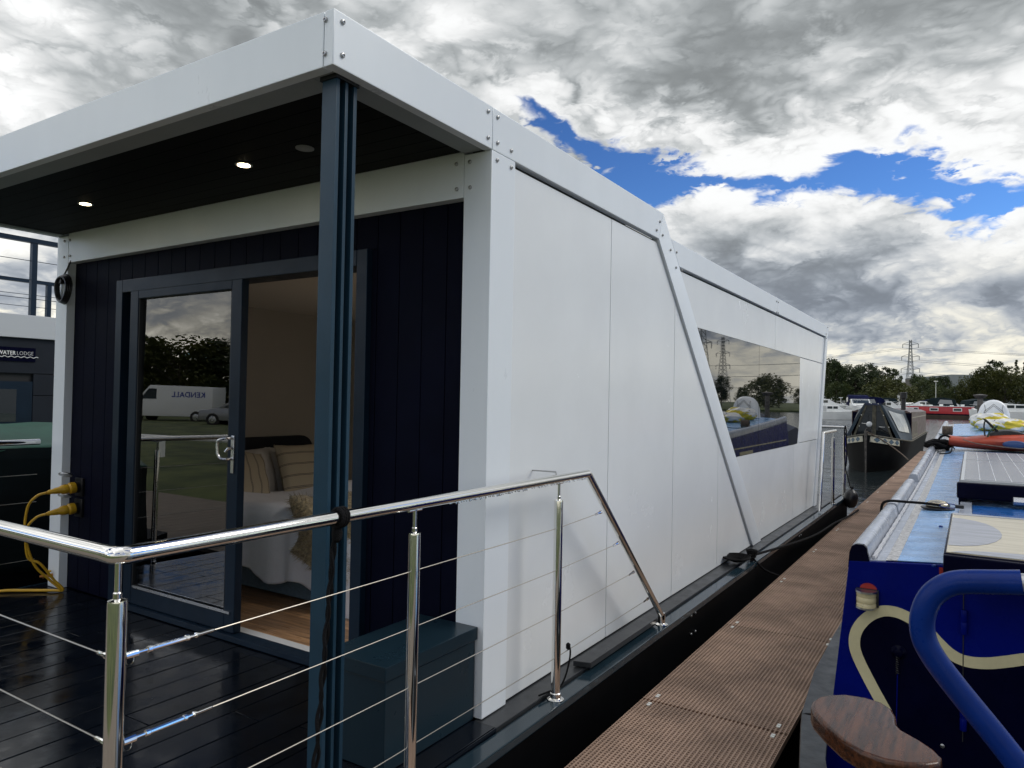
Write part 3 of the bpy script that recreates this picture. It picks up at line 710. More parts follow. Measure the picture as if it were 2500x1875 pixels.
o = MB().hexa([(.035, .81, .001), (.128, .835, .001), (.128, 1.80, .001), (.035, 1.88, .001), (.035, .81, .03), (.128, .835, .03), (.128, 1.80, .03), (.035, 1.88, .03)]).build('plank', M['side_plank'], None, bevel=.003)
tag(o, 'loose dark plank lying on the side deck by the sloping rail', 'plank')
# flat coil of black mooring rope with cleat
cp = []
for i in range(220):
    a = i*.22; r = .022+.0021*i*.30; cp.append((.075+r*math.cos(a)*.75, 3.88+r*math.sin(a), .010+.0002*i))
o = MB().tube(cp, .008, 6).build('rope_coil', M['rope_black'], None); tag(o, 'flat coil of black mooring rope on the side deck', 'rope')
clt = thing('mooring_cleat', 'black mooring cleat with rope turns on the gunwale beside the flat coil', 'cleat', (.145, 4.12, -.02))
MB().tube([(.145, 4.04, .045), (.145, 4.12, .04), (.145, 4.20, .045)], [.008, .013, .008], 8).build('horn', M['black'], clt)
MB().tube([(.145, 4.10, -.02), (.145, 4.10, .04)], .012, 8).tube([(.145, 4.14, -.02), (.145, 4.14, .04)], .012, 8).build('stem', M['black'], clt)
for k in range(5): MB().tube([(.145+(.028+.004*k)*math.cos(R(a)), 4.12+(.05-.004*k)*math.sin(R(a)), .02+k*.014) for a in range(0, 360, 24)], .0095, 7, closed=True).build('rope_turn', M['rope_black'], clt)
ropepath([(.15, 4.15, .03), (.25, 5.2, -.03), (.31, 6.4, -.10), (.33, 7.6, -.13), (.36, 8.6, -.17), (.40, 9.4, -.17)], .0125, 'mooring_rope', M['rope_black'], 'black mooring rope running from the cleat along the gap to the walkway', 'rope')
ropepath([(.15, 4.10, .02), (.24, 4.2, -.10), (.33, 4.35, -.17)], .010, 'mooring_line', M['rope_black'], 'short black line from the gunwale cleat down to the walkway edge', 'rope')
br = thing('stern_fender', 'black round fender hanging at the rear corner of the floating home', 'fender', (.27, 9.5, 0))
MB().lathe([(.01, -.15), (.07, -.13), (.10, -.06), (.105, 0), (.095, .07), (.05, .12), (.02, .14), (.02, .18)], (.275, 9.55, -.02), (.1, .1, 1), 14).build('ball', M['black'], br)
MB().tube(bez([(.27, 9.55, .14), (.24, 9.62, .22), (.16, 9.80, .45), (.14, 9.84, .8), (.17, 9.82, 1.02)], 6), .009, 6).build('lanyard', M['rope_black'], br)
rc = thing('rear_rope', 'black rope loop hung over the rear railing corner', 'rope', (.14, 9.84, .5))
MB().tube(bez([(.16, 9.80, 1.085), (.175, 9.78, .9), (.185, 9.77, .6), (.17, 9.77, .45), (.15, 9.77, .62), (.145, 9.78, .95), (.15, 9.80, 1.08)], 8), .009, 6).build('loop', M['rope_black'], rc)
# black cable coil on the left post
cc_ = thing('cable_coil', 'coil of black cable hanging on the left white corner post', 'cable', (-3.72, -.02, 2.1))
for k in range(4): MB().tube([(-3.72+(.088-.004*k)*math.cos(R(a))+.004*k, -.012-.012*k+.004*math.sin(R(2*a)), 2.165-.002*k+(.105-.005*k)*math.sin(R(a))) for a in range(0, 360, 15)], .0075, 7, closed=True).build('loop', M['black'], cc_)
MB().tube(bez([(-3.73, -.02, 2.26), (-3.70, -.01, 2.31), (-3.68, .0, 2.36), (-3.665, .03, 2.42)], 5), .006, 6).build('lead', M['black'], cc_)
box('plug', M['black'], -3.755, -3.715, -.045, -.01, 2.20, 2.24, cc_, bevel=.006)
# shore power inlets with yellow plugs and cables
for i, (z, nm) in enumerate(((.742, 'upper'), (.594, 'lower'))):
    ib = thing('power_inlet', f'black power inlet with open flap, {nm} of the two beside the left corner post', 'socket', (-3.55, .05, z))
    box('box', M['black'], -3.60, -3.50, .035, .054, z-.065, z+.065, ib, bevel=.006)
    MB().lathe([(.042, 0), (.042, .018)], (-3.555, .036, z), (0, -1, 0), 16).build('collar', M['black'], ib)
    fl = MB().lathe([(.043, 0), (.045, .008), (.038, .014)], (-3.60, -.03, z+.085), (-.25, .35, 1), 14).build('flap', M['bolt'], ib)
    cb = thing('power_cable', f'yellow power plug and cable in the {nm} inlet, drooping to the deck', 'cable', (-3.6, -.1, 0))
    MB().lathe([(.038, 0), (.040, .02), (.040, .035), (.031, .045), (.034, .06), (.032, .085), (.024, .10), (.022, .12), (.020, .135), (.017, .145), (.016, .165), (.010, .18)], (-3.555, .015, z), (-.08, -1, -.12), 14).build('plug', M['yellow'], cb)
    y0 = -.165; dz = 0
    pts = [(-3.57, y0, z-.022), (-3.60, y0-.05, z-.045), (-3.655, y0-.08, z-.13), (-3.675-.0*i, y0-.08+.02*i, z-.32), (-3.66+.02*i, -.19+.03*i, .22), (-3.64+.018*i, -.10+.02*i, .10), (-3.61+.012*i, -.035+.012*i, .018), (-3.66, -.06-.01*i, .012), (-3.80, -.16-.014*i, .011), (-3.92, -.26-.02*i, .011), (-4.02, -.40-.02*i, -.005)]
    MB().tube(bez(pts, 8), .0088, 8).build('cable', M['yellow'], cb)
tp = thing('garden_tap', 'small orange brass hose tap low on the left corner post', 'tap', (-3.81, -.03, .08))
MB().lathe([(.014, 0), (.014, .02), (.010, .022), (.010, .05), (.016, .052), (.016, .062), (.008, .066), (.008, .08)], (-3.80, 0, .085), (-.35, -1, .0), 10).build('spout', M['brass'], tp)
MB().lathe([(.006, 0), (.006, .02), (.018, .022), (.018, .03)], (-3.80, -.03, .095), (.1, 0, 1), 8).build('knob', M['yellow'], tp)

# ================================================================== walkway (finger pontoon) with grating panels
PX0, PX1, PZ = .318, 1.080, -.2
pon = thing('walkway', 'brown grating finger walkway between the white floating home and the blue narrowboat', 'walkway', (.7, 1.1, WZ))
MB().box(PX0+.01, PX0+.07, -2.0, 26, -.32, PZ-.032).box(PX1-.07, PX1-.01, -2.0, 26, -.32, PZ-.032).build('side_beam', M['hull'], pon)
M['float'] = mat('grey float', (.03, .03, .032), .6, var=.3, vscale=3)
for i in range(9): box('float', M['float'], PX0+.08, PX1-.08, -1.8+i*3.1, .2+i*3.1, -.95, -.34, pon, bevel=.03)
gp = MB(); GL = 1.606; nx, ny = 36, 76
pit = (PX1-PX0)/nx; piy = GL/ny
for i in range(nx+1):
    x = PX0+pit*i; gp.box(max(PX0, x-.0042), min(PX1, x+.0042), .002, GL-.002, PZ-.03, PZ)
for j in range(ny+1):
    y = piy*j; gp.box(PX0+.001, PX1-.001, max(.003, y-.003), min(GL-.003, y+.003), PZ-.029, PZ-.0015)
g0 = gp.build('grating_panel', M['grate'], pon, smooth=0, fix=False); g0.location.y = 1.10-GL*2
for k in range(1, 18):
    inst(g0.data, 'grating_panel', pon, (0, 1.10+GL*(k-2), 0))
cm = None
for k in range(0, 12):
    for sx in (PX0+.06, PX1-.06):
        for sy in (-.07, .06):
            y = 1.10+GL*k+sy
            for q in (0, 1):
                if cm is None:
                    cm = MB().box(-.009, .009, -.008, .008, 0, .004).build('clip', M['clip'], pon); cm.location = (sx, y, PZ)
                else: inst(cm.data, 'clip', pon, (sx, y+.022*q, PZ))
# main jetty behind the photographer, joins the finger walkway
mj = thing('main_jetty', 'long timber jetty along the bank', 'jetty', (0, -3.2, WZ))
M['jetty'] = mat('weathered timber', (.16, .13, .10), .8, var=.3, vscale=6, stretch=(6, .6, 1))
for i in range(110): box('plank', M['jetty'], -14+i*.2, -14+i*.2+.19, -4.4, -2.05, -.24, -.2, mj)
box('bearer', M['hull'], -14, 8, -4.3, -4.1, -.6, -.242, mj); box('bearer', M['hull'], -14, 8, -2.35, -2.15, -.6, -.242, mj)

# ================================================================== blue narrowboat
blue = (.004, .012, .135)
M['bluep'] = mat('royal blue boat paint', (.0006, .005, .125), .26, spec=.07, var=.12, vscale=4, rvar=.08, bump=.01, bscale=14)
M['bluedark'] = mat('dark navy boat paint', (.0008, .0012, .012), .3, spec=.06, var=.2, vscale=4, rvar=.08)
M['bluetube'] = mat('blue painted tube', (.001, .020, .150), .30, spec=.18, var=.12, vscale=14, rvar=.08)
M['cream'] = mat('cream coach line', (.55, .50, .30), .45, var=.08, vscale=8)
M['roofgrey'] = mat('grey roof paint', (.36, .39, .45), .22, var=.18, vscale=4, rvar=.1, bump=.05, bscale=30)
M['roofgrit'] = mat('gritty roof paint', (.45, .45, .45), .5, var=.4, vscale=60, bump=.6, bscale=160)
M['roofblue'] = mat('pale blue roof paint', (.19, .35, .60), .24, var=.22, vscale=5, rvar=.12, bump=.22, bscale=26, stretch=(1, 1.6, 1))
M['gunblack'] = mat('grey gunwale paint', (.035, .04, .044), .42, var=.3, vscale=6, rvar=.12, bump=.1, bscale=60)
M['red'] = mat('red paint', (.28, .012, .008), .35)
M['hatchcream'] = mat('cream hatch paint', (.52, .46, .32), .26, var=.12, vscale=9, stretch=(.4, 3, 1), bump=.06, bscale=60)
M['hatchgrey'] = mat('grey hatch scallop paint', (.30, .31, .34), .26, var=.15, vscale=9, stretch=(.4, 3, 1), bump=.08, bscale=60)
M['weld'] = mat('bright weld', (.62, .63, .66), .3, .2, bump=1, bscale=120)
nb = thing('blue_narrowboat', 'blue narrowboat with cream scroll line, moored stern first right of the walkway', 'narrowboat', (2.17, 6, WZ))
XC = 2.17; BYS, BYE = .90, 13.2
def sheer(y): return .0022*max(0, y-.9)**2
def rz(y): return .735+sheer(y)
def hw_top(y): return .795 - (.0008*max(0, y-8)**2)
def hwh(y):                                    # hull half width at the gunwale
    if y < 2.0:
        q = min(1, max(0, (2.0-y)/2.9)); return 1.05*math.sqrt(max(.0, 1-q**2.3))
    if y > 13: return 1.05*max(.04, 1-((y-13)/5.2)**2)
    return 1.05
# hull: full height forward, low under the stern deck, with plating and a gunwale strip round the stern
ysn = [-.9, -.86, -.75, -.55, -.3, 0, .4, .9, 1.5, 2.2] + [3+i for i in range(11)] + [14.5, 15.5, 16.5, 17.4, 18.0]
rings = []
for y in ysn:
    h = max(.03, hwh(y)); gz = 0.0 + .0012*max(0, y-9)**2; c = max(.02, h-.02)
    zt4 = gz-.06 if y >= .9 else -.37
    rings.append([(XC-h, y, zt4), (XC-c*.97, y, WZ-.3), (XC+c*.97, y, WZ-.3), (XC+h, y, zt4)])
    if y == .9: rings[-1:] = [[(XC-h, y-.001, -.37)]+rings[-1][1:3]+[(XC+h, y-.001, -.37)], rings[-1]]
MB().loft(rings).build('hull', M['hull'], nb)
rings = []
for y in ysn:
    if y < .9: continue
    h = max(.03, hwh(y)); gz = 0.0 + .0012*max(0, y-9)**2
    rings.append([(XC-h, y, gz), (XC-h-.006, y, gz-.055), (XC+h+.006, y, gz-.055), (XC+h, y, gz)])
MB().loft(rings).build('gunwale', M['gunblack'], nb)
yst = [y for y in ysn if y <= .9]
path = [(XC-max(.03, hwh(y)), y) for y in reversed(yst)] + [(XC+max(.03, hwh(y)), y) for y in yst]
def inset(p, d): v = Vector((XC-p[0], 1.6-p[1])); v.normalize(); return (p[0]+v.x*d, p[1]+v.y*d)
MB().loft([[(*p, -.37), (*p, -.056), (*inset(p, .03), -.056), (*inset(p, .03), -.37)] for p in path]).build('stern_plating', M['gunblack'], nb)
MB().loft([[(*inset(p, -.006), -.055), (*p, 0), (*inset(p, .13), 0), (*inset(p, .13), -.055)] for p in path]).build('gunwale', M['gunblack'], nb)
# cabin sides (tumblehome) and roof
def side_x(z, y): 
    f = (z-.0)/(rz(y)-.0); return .868+(hw_top(y)-.868)*f
ysc = [BYS+(BYE-BYS)*i/24 for i in range(25)]
for s in (-1, 1):
    MB().loft([[(XC+s*side_x(0, y), y, .002), (XC+s*side_x(rz(y), y), y, rz(y)), (XC+s*(side_x(rz(y), y)-.02), y, rz(y)), (XC+s*(side_x(0, y)-.02), y, .002)] for y in ysc]).build('cabin_side', M['bluep'], nb)
def camber(x, y): return .045*(1-((x-XC)/.8)**2)
def roofstrip(nm, m, x0, x1, lift, y0=BYS, y1=BYE, nu=6, th=.012):
    def top(a, b):
        x = x0+(x1-x0)*a; y = y0+(y1-y0)*b; return Vector((x, y, rz(y)+camber(x, y)+lift))
    nv = max(4, int((y1-y0)*2))
    rings_ = []
    for j in range(nv+1):
        r = [top(i/nu, j/nv) for i in range(nu+1)]
        rings_.append(r+[p-Vector((0, 0, th)) for p in reversed(r)])
    return MB().loft(rings_).build(nm, m, nb, smooth=50)
roofstrip('roof', M['roofgrey'], XC-.79, XC+.79, 0, nu=14, th=.02)
roofstrip('roof_paint', M['roofgrit'], 1.520, 1.565, .003)
roofstrip('roof_paint', M['roofblue'], 1.5655, 2.775, .0032, nu=10)
# handrails along both roof edges, with a gap and cut outs on the near one
def handrail(s, y0, y1, w_=.092, hgt=.075):
    rings_ = []; n = max(3, int((y1-y0)*1.5))
    for j in range(n+1):
        y = y0+(y1-y0)*j/n; xo = XC+s*(hw_top(y)+.004); z0 = rz(y)-.03; zz = rz(y)+hgt*.78
        sec = [(0, 0), (.005, hgt*.9+.0), (.014, hgt*1.28), (.032, hgt*1.42), (.062, hgt*1.42), (.075, hgt*1.25), (w_, .0)]
        rings_.append([(xo-s*a, y, z0+b) for a, b in sec])
    return MB().loft(rings_).build('handrail', M['roofgrey'], nb, smooth=50)
h1 = handrail(-1, BYS+.004, 2.38); h2 = handrail(-1, 2.46, 4.05); handrail(-1, 4.45, BYE); handrail(1, BYS+.004, BYE)
# bright weld bead at the foot of the near rail
wb = MB(); pts = []
for i in range(160):
    y = BYS+.01+i*.06
    if y > BYE: break
    pts.append((XC-hw_top(y)+.095+.002*math.sin(i*2.1), y, rz(y)+camber(XC-.66, y)+.004))
wb.tube(pts, .009, 6).build('weld_bead', M['weld'], nb)
# end of handrail shows blue; stern bulkhead with doors
bk = MB().prism([(XC-side_x(-.35, BYS)-.0, -.35), (XC-side_x(.735, BYS), .735), (XC-.4, .735+.033), (XC, .735+.045), (XC+.4, .735+.033), (XC+side_x(.735, BYS), .735), (XC+side_x(-.35, BYS), -.35)], 'Y', BYS-.025, BYS+.003).build('stern_bulkhead', M['bluep'], nb, bevel=.004)
he = [(0, 0), (.005, .068), (.014, .096), (.032, .1065), (.062, .1065), (.075, .094), (.092, 0)]
for s in (-1, 1): MB().prism([(XC+s*(hw_top(BYS)+.004)-s*a, rz(BYS)-.03+b) for a, b in he], 'Y', BYS-.024, BYS+.0035).build('handrail_end', M['bluedark'], nb)
zw = lambda a, b: (1900+a/2.458, 1200+b/2.458)
yb = BYS-.026
# scroll line (cream strip) and the darker lower field it encloses
sc = [(655, 1330), (610, 1250), (540, 1120), (475, 985), (457, 900), (478, 820), (540, 752), (620, 718), (700, 722), (775, 752), (850, 800), (910, 850), (960, 905), (1020, 962), (1085, 1003), (1160, 1024), (1260, 1030), (1370, 1020), (1475, 1005)]
cl_ = [at(*zw(a, b), 'Y', yb) for a, b in sc]; cl_ = bez(cl_, 6)
cl_ += [Vector((2*XC-p.x, p.y, p.z)) for p in reversed(cl_) if 2*XC-p.x > cl_[-1].x+.01]
def strip(path, w_, y0, y1):
    L, Rr = [], []
    for i, p in enumerate(path):
        t_ = (path[min(i+1, len(path)-1)]-path[max(i-1, 0)]).normalized(); n = Vector((-t_.z, 0, t_.x))*w_/2
        L.append(p+n); Rr.append(p-n)
    mb = MB(); mb.loft([[(a.x, y0, a.z), (a.x, y1, a.z), (b_.x, y1, b_.z), (b_.x, y0, b_.z)] for a, b_ in zip(L, Rr)]); return mb
strip(cl_, .046, yb-.0030, yb+.0005).build('coach_line', M['cream'], nb)
fld = [(p.x, p.z) for p in cl_] + [(cl_[-1].x, -.34), (cl_[0].x, -.34)]
MB().prism(fld, 'Y', yb-.0014, yb+.0005).build('lower_field', M['bluedark'], nb)
# doors: joint line and hinges, red fleck by the hatch
hx_ = at(2352, 1500, 'Y', yb).x
dline = at(2350, 1440, 'Y', yb)
box('door_joint', M['dark'], hx_-.002, hx_+.002, yb-.0036, yb, .05, .70, nb)
for z in (at(*zw(1120, 780), 'Y', yb).z, .15):
    hg = MB().lathe([(.012, -.05), (.013, -.048), (.013, -.002), (.012, 0), (.013, .002), (.013, .048), (.012, .05)], (hx_+.002, yb-.012, z), (0, 0, 1), 12).build('hinge', M['bluep'], nb)
p = at(2305, 1395, 'Y', yb); box('red_fleck', M['red'], p.x-.018, p.x+.02, yb-.002, yb, p.z-.02, p.z+.015, nb)
# stern lamp
la, lb_ = at(*zw(468, 580), 'Y', yb), at(*zw(596, 690), 'Y', yb)
lx = (la.x+lb_.x)/2; lw = (lb_.x-la.x)/2; lz0, lz1 = lb_.z, la.z
lamp = box('stern_lamp', M['black'], lx-lw, lx+lw+.006, yb-.016, yb, lz0-.004, lz1+.006, nb, bevel=.004)
arc = [(lx+lw*.92*math.cos(R(a)), yb-.018-.05*math.sin(R(a))) for a in range(0, 181, 12)]
M['lens'] = mat('cream lamp lens', (.55, .48, .28), .25, var=.08, vscale=20)
zz = [lz0, lz0+.012, lz0+.016, lz0+.022, lz0+.036, lz0+.042, lz0+.048, lz1-.006]; sc_ = [1, 1, .95, 1, 1, .95, 1, 1]
MB().loft([[(lx+(x-lx)*k, yb-.018+(y-yb+.018)*k, z) for x, y in arc] for z, k in zip(zz, sc_)]).build('lens', M['lens'], lamp)
MB().prism([(lx+(x-lx)*1.12, yb-.016+(y-yb+.018)*1.2) for x, y in arc], 'Z', lz1-.004, lz1+.004).build('cap', M['bolt'], lamp)
MB().prism([(lx+(x-lx)*1.1, yb-.016+(y-yb+.018)*1.15) for x, y in arc], 'Z', lz0-.007, lz0).build('foot', M['bolt'], lamp)
MB().prism([(lx+.006+lw*.8*math.cos(R(a)), lz1+.004+.026*math.sin(R(a))) for a in range(0, 181, 15)], 'Y', yb-.003, yb).build('red_mark', M['red'], lamp)
# socket with coiled lead, small bolt
sp_ = at(*zw(722, 962), 'Y', yb)
sk = MB().lathe([(.030, 0), (.030, .006), (.022, .012), (.016, .022), (.010, .024)], (sp_.x, yb, sp_.z), (0, -1, 0), 16).build('deck_socket', M['bluedark'], nb)
MB().tube([(sp_.x-.002+.006*math.cos(i*1.1), yb-.02+.006*math.sin(i*1.1), sp_.z-.012-i*.0016) for i in range(50)], .0022, 5).build('coiled_lead', M['black'], sk)
MB().tube(bez([(sp_.x-.002, yb-.02, sp_.z-.09), (sp_.x-.004, yb-.012, sp_.z-.2), (sp_.x-.006, yb-.01, sp_.z-.32)], 4), .0022, 5).build('lead', M['bluep'], sk)
bp_ = at(*zw(985, 1525), 'Y', yb); MB().lathe([(.009, 0), (.009, .004), (.004, .006)], (bp_.x, yb-.001, bp_.z), (0, -1, 0), 10).build('bolt', M['bolt'], nb)
# small screws on the roof paint
for (u, v) in ((2297, 1281), (2281, 1375)):
    q = at(u, v, 'Z', .782); MB().lathe([(.010, 0), (.010, .006), (.006, .009)], (q.x, q.y, rz(q.y)+camber(q.x, q.y)+.002), (0, 0, 1), 8).build('roof_screw', M['bluetube'], nb)
# stern deck and low taff rail out of frame below
M['deckgrey'] = mat('stern deck', (.04, .045, .05), .6, var=.2, vscale=5)
MB().prism([(XC-max(.03, hwh(y))+.08, y) for y in (-.7, -.5, -.3, 0, .4, .87)] + [(XC+max(.03, hwh(y))-.08, y) for y in (.87, .4, 0, -.3, -.5, -.7)], 'Z', -.369, -.355).build('stern_deck', M['deckgrey'], nb)
# rudder post and swan neck tiller
zt_ = lambda a, b, y=-1.2: at(*zw(a, b), 'Y', y)
tp_ = [zt_(1462, 545), zt_(1300, 543), zt_(1160, 541), zt_(1060, 548), zt_(980, 578), zt_(915, 635), zt_(875, 715), zt_(862, 800), zt_(878, 890), zt_(920, 975), zt_(985, 1070), zt_(1110, 1230), zt_(1290, 1450), zt_(1440, 1640), zt_(1600, 1845)]
tl = MB().tube(bez(tp_, 6), .0205, 22).build('tiller_arm', M['bluetube'], nb)
e0 = zt_(1462, 545); e1 = zt_(1530, 547)
M['tip'] = mat('pale tiller socket', (.5, .5, .5), .3, .5)
MB().tube([e0, e1], .015, 16).build('tiller_socket', M['tip'], tl)
q = zt_(1600, 1845); MB().tube(bez([q, (q.x+.05, -1.18, q.z-.12), (q.x+.07, -1.1, q.z-.3), (q.x+.07, -.95, .02), (q.x+.07, -.95, -.6)], 5), .0205, 14).build('rudder_stock', M['bluetube'], nb)
# kidney shaped wooden stern seat
out = [(195, 1285), (205, 1255), (240, 1230), (300, 1217), (400, 1213), (520, 1232), (620, 1262), (685, 1305), (708, 1350), (714, 1398), (745, 1430), (850, 1488), (940, 1548), (988, 1596), (972, 1626), (900, 1640), (780, 1634), (640, 1610), (500, 1562), (380, 1490), (280, 1400), (212, 1325)]
M['seatwood'] = mat('varnished dark wood', (.030, .010, .004), .24, var=.3, vscale=9, stretch=(9, .8, 9), rvar=.06, bump=.10, bscale=14, coat=0, col2=(.085, .028, .010), spec=.4)
mr_ = [n for n in M['seatwood'].node_tree.nodes if n.type == 'MAPPING'][0]; mr_.inputs['Rotation'].default_value = (0, 0, R(28))
seat = thing('wooden_stool', 'varnished brown wooden seat board on a post at the blue narrowboat stern', 'stool', (1.6, -.7, 0))
pg = [at(*zw(a, b), 'Z', .65) for a, b in out]
MB().prism([(p_.x, p_.y) for p_ in pg], 'Z', .603, .65).build('seat_board', M['seatwood'], seat, bevel=.010, bseg=3, smooth=50)
MB().lathe([(.03, 0), (.03, .01), (.018, .02), (.018, .94), (.05, .95), (.05, .957)], (1.62, -.70, -.3545), (0, 0, 1), 16).build('seat_post', M['black'], seat)
# cabin side windows and cream line (seen mirrored in the floating home's window)
def sidequad(y0, y1, z0, z1, off, nm, m, par):
    P = lambda y, z, o_: (XC-side_x(z, y)-o_, y, z)
    return MB().hexa([P(y0, z0, 0), P(y1, z0, 0), P(y1, z0, off), P(y0, z0, off), P(y0, z1, 0), P(y1, z1, 0), P(y1, z1, off), P(y0, z1, off)]).build(nm, m, par)
for y0 in (2.2, 4.6, 7.0, 9.4):
    wf_ = sidequad(y0, y0+.85, .22, .60, .008, 'window', M['cream'], nb); sidequad(y0+.06, y0+.79, .27, .55, .012, 'pane', M['pane_dark'], wf_)
for i in range(8): sidequad(1.0+i*1.5, 2.49+i*1.5, .655, .675, .004, 'coach_line', M['cream'], nb)
# ---- sliding hatch with scalloped paint
hz = .85
hatch = box('sliding_hatch', M['bluedark'], 1.742, 2.60, .69, 1.955, hz-.045, hz, nb, bevel=.008)
box('hatch_top', M['hatchcream'], 1.752, 2.59, .70, 1.945, hz+.0, hz+.003, hatch)
def scal(poly): MB().prism(poly, 'Z', hz+.0032, hz+.0046).build('scallop', M['hatchgrey'], hatch)
sc1 = [(1.754, .86)] + [(1.754+.20*math.sin(R(a)), 1.30-.44*math.cos(R(a))) for a in range(15, 166, 15)] + [(1.754, 1.74)]
scal(sc1)
scal([(1.77, .703), (2.585, .703)] + [(2.18+.40*math.cos(R(a)), .703+.13*math.sin(R(a))) for a in range(0, 181, 12)][1:-1])
scal([(1.756, 1.87), (1.756, 1.943), (2.588, 1.943), (2.588, 1.87), (2.2, 1.90)])
scal([(2.55+.14*math.cos(R(a)), 1.30+.2*math.sin(R(a))) for a in range(90, 271, 15)])
box('hatch_front', M['bluedark'], 1.742, 2.60, .66, .689, hz-.10, hz-.004, hatch, bevel=.006)
box('hatch_runner', M['roofgrey'], 1.775, 1.84, 1.96, 2.88, rz(2)+.03, rz(2)+.075, nb, bevel=.004)
box('hatch_runner', M['roofgrey'], 2.50, 2.565, 1.96, 2.88, rz(2)+.03, rz(2)+.075, nb, bevel=.004)
M['midblue'] = mat('mid blue paint', (.01, .085, .30), .3, var=.2, vscale=5, rvar=.1)
box('hatch_well', M['midblue'], 1.842, 2.498, 1.96, 2.88, rz(2)+.03, rz(2)+.056, nb)
# ---- blue box carrying the solar panels
box('roof_box', M['bluedark'], 1.755, 2.62, 2.90, 2.945, .83, .935, nb, bevel=.012)
box('roof_box_side', M['bluedark'], 1.765, 1.80, 2.946, 6.45, .78, .919, nb); box('roof_box_side', M['bluedark'], 2.57, 2.605, 2.946, 6.45, .78, .919, nb)
MB().lathe([(.01, 0), (.028, .01), (.028, .22), (.01, .23)], (2.05, 2.87, .84), (1, 0, 0), 10).build('grab_handle', M['alu'], nb)
M['pv'] = mat('solar cells', (.17, .18, .205), .25, var=.04, vscale=3)
M['pvframe'] = mat('pale panel frame', (.5, .52, .53), .35)
M['pvline'] = mat('solar cell line', (.7, .72, .74), .4)
def solar(y0, y1, label):
    s_ = thing('solar_panel', label, 'solar panel', (2.18, (y0+y1)/2, .95), 'solar panels on the blue narrowboat')
    fz = lambda y: .955+.0
    box('frame', M['pvframe'], 1.775, 2.60, y0, y1, .921, .948, s_, bevel=.003)
    box('cells', M['pv'], 1.797, 2.578, y0+.02, y1-.02, .9482, .950, s_)
    mb = MB()
    for i in range(1, 9): x_ = 1.797+i*.781/9; mb.box(x_-.0016, x_+.0016, y0+.022, y1-.022, .9501, .9508)
    mb.build('cell_line', M['pvline'], s_)
solar(2.96, 5.02, 'nearer pale grey solar panel behind the cream hatch')
solar(5.05, 6.45, 'farther pale grey solar panel next to the orange kayak')
# ---- mushroom vent
vp = Vector((1.655, 2.70)); vz = rz(vp.y)+camber(vp.x, vp.y)
mv = thing('mushroom_vent', 'polished brass mushroom vent on the pale blue roof', 'vent', (vp.x, vp.y, vz))
M['brassv'] = mat('dull polished brass', (.55, .50, .38), .22, 1, rvar=.08)
MB().lathe([(.088, .004), (.095, .010), (.095, .016), (.05, .02)], (vp.x, vp.y, vz), (0, 0, 1), 22).build('base_plate', M['black'], mv)
MB().lathe([(.040, .015), (.066, .022), (.070, .030), (.062, .044), (.042, .056), (.015, .062)], (vp.x, vp.y, vz), (0, 0, 1), 24).build('dome', M['brassv'], mv, smooth=60)
# ---- strap across the near rail with clip
stp = thing('tie_strap', 'black braided strap with blue clip stretched over the roof rail', 'strap', (1.6, 2.4, .85))
MB().tube(bez([(1.358, 2.44, .70), (1.362, 2.42, .80), (1.40, 2.42, .832), (1.50, 2.42, .835), (1.60, 2.40, .838), (1.68, 2.39, .835)], 6), .008, 8).build('cord', M['rope_black'], stp)
MB().tube([(1.72+.045*math.cos(R(a)), 2.385, .836+.013*math.sin(R(a))) for a in range(0, 360, 20)], .003, 6, closed=True).build('clip', M['bluetube'], stp)
box('buckle', M['black'], 1.755, 1.80, 2.37, 2.40, .826, .846, stp, bevel=.004)
# ---- orange kayak lying across the roof
M['orange'] = mat('orange red plastic', (.42, .055, .020), .38, var=.15, vscale=8, rvar=.1, bump=.05, bscale=20)
M['bluecloth'] = mat('blue oval hatch', (.03, .07, .20), .35)
yk = 8.0; zk = rz(yk)+.05
ky = thing('kayak', 'orange sit-on kayak lying across the blue narrowboat roof', 'kayak', (2.3, yk, zk))
rings = []
for i in range(19):
    q = i/18; x = 1.60+1.62*q; e = math.sin(math.pi*min(1, max(0, q*1.0)))**.45 if 0 < q < 1 else .12
    hw_ = .36*max(.5, e); ht = .125*max(.62, e)
    rings.append([(x, yk+hw_*math.cos(R(a)), zk+ht+ht*math.sin(R(a))*(1.0 if math.sin(R(a)) < 0 else .75)+.03*(abs(q-.5)*2)**3) for a in range(0, 360, 20)])
MB().loft(rings).build('hull', M['orange'], ky, smooth=60)
MB().loft([[(2.27+.125*k*math.cos(R(a)), yk-.345-d_, zk+.095+.045*k*math.sin(R(a))) for a in range(0, 360, 20)] for k, d_ in ((1, 0), (1, .02), (.85, .032), (.3, .038))]).build('hatch_cover', M['bluecloth'], ky)
MB().tube(bez([(1.75, yk-.28, zk+.13), (1.9, yk-.37, zk+.09), (2.2, yk-.40, zk+.06), (2.4, yk-.41, zk+.055), (2.55, yk-.40, zk+.10), (2.62, yk-.36, zk+.14)], 6), .006, 6).build('carry_line', M['jetty'], ky)
M['wet_black'] = mat('black neoprene', (.010, .011, .012), .55, bump=.3, bscale=60)
stt = MB()
stt.loft([[(2.02+.36*q, yk-.18+.02*q, zk+.17+.02*q), (2.02+.36*q, yk+.18, zk+.17), (2.02+.36*q, yk+.16, zk+.21+.05*math.sin(3*q)), (2.02+.36*q, yk-.16, zk+.21+.04*math.sin(3*q))] for q in (0, .2, .4, .6, .8, 1)]).build('seat', M['wet_black'], ky, bevel=.01)
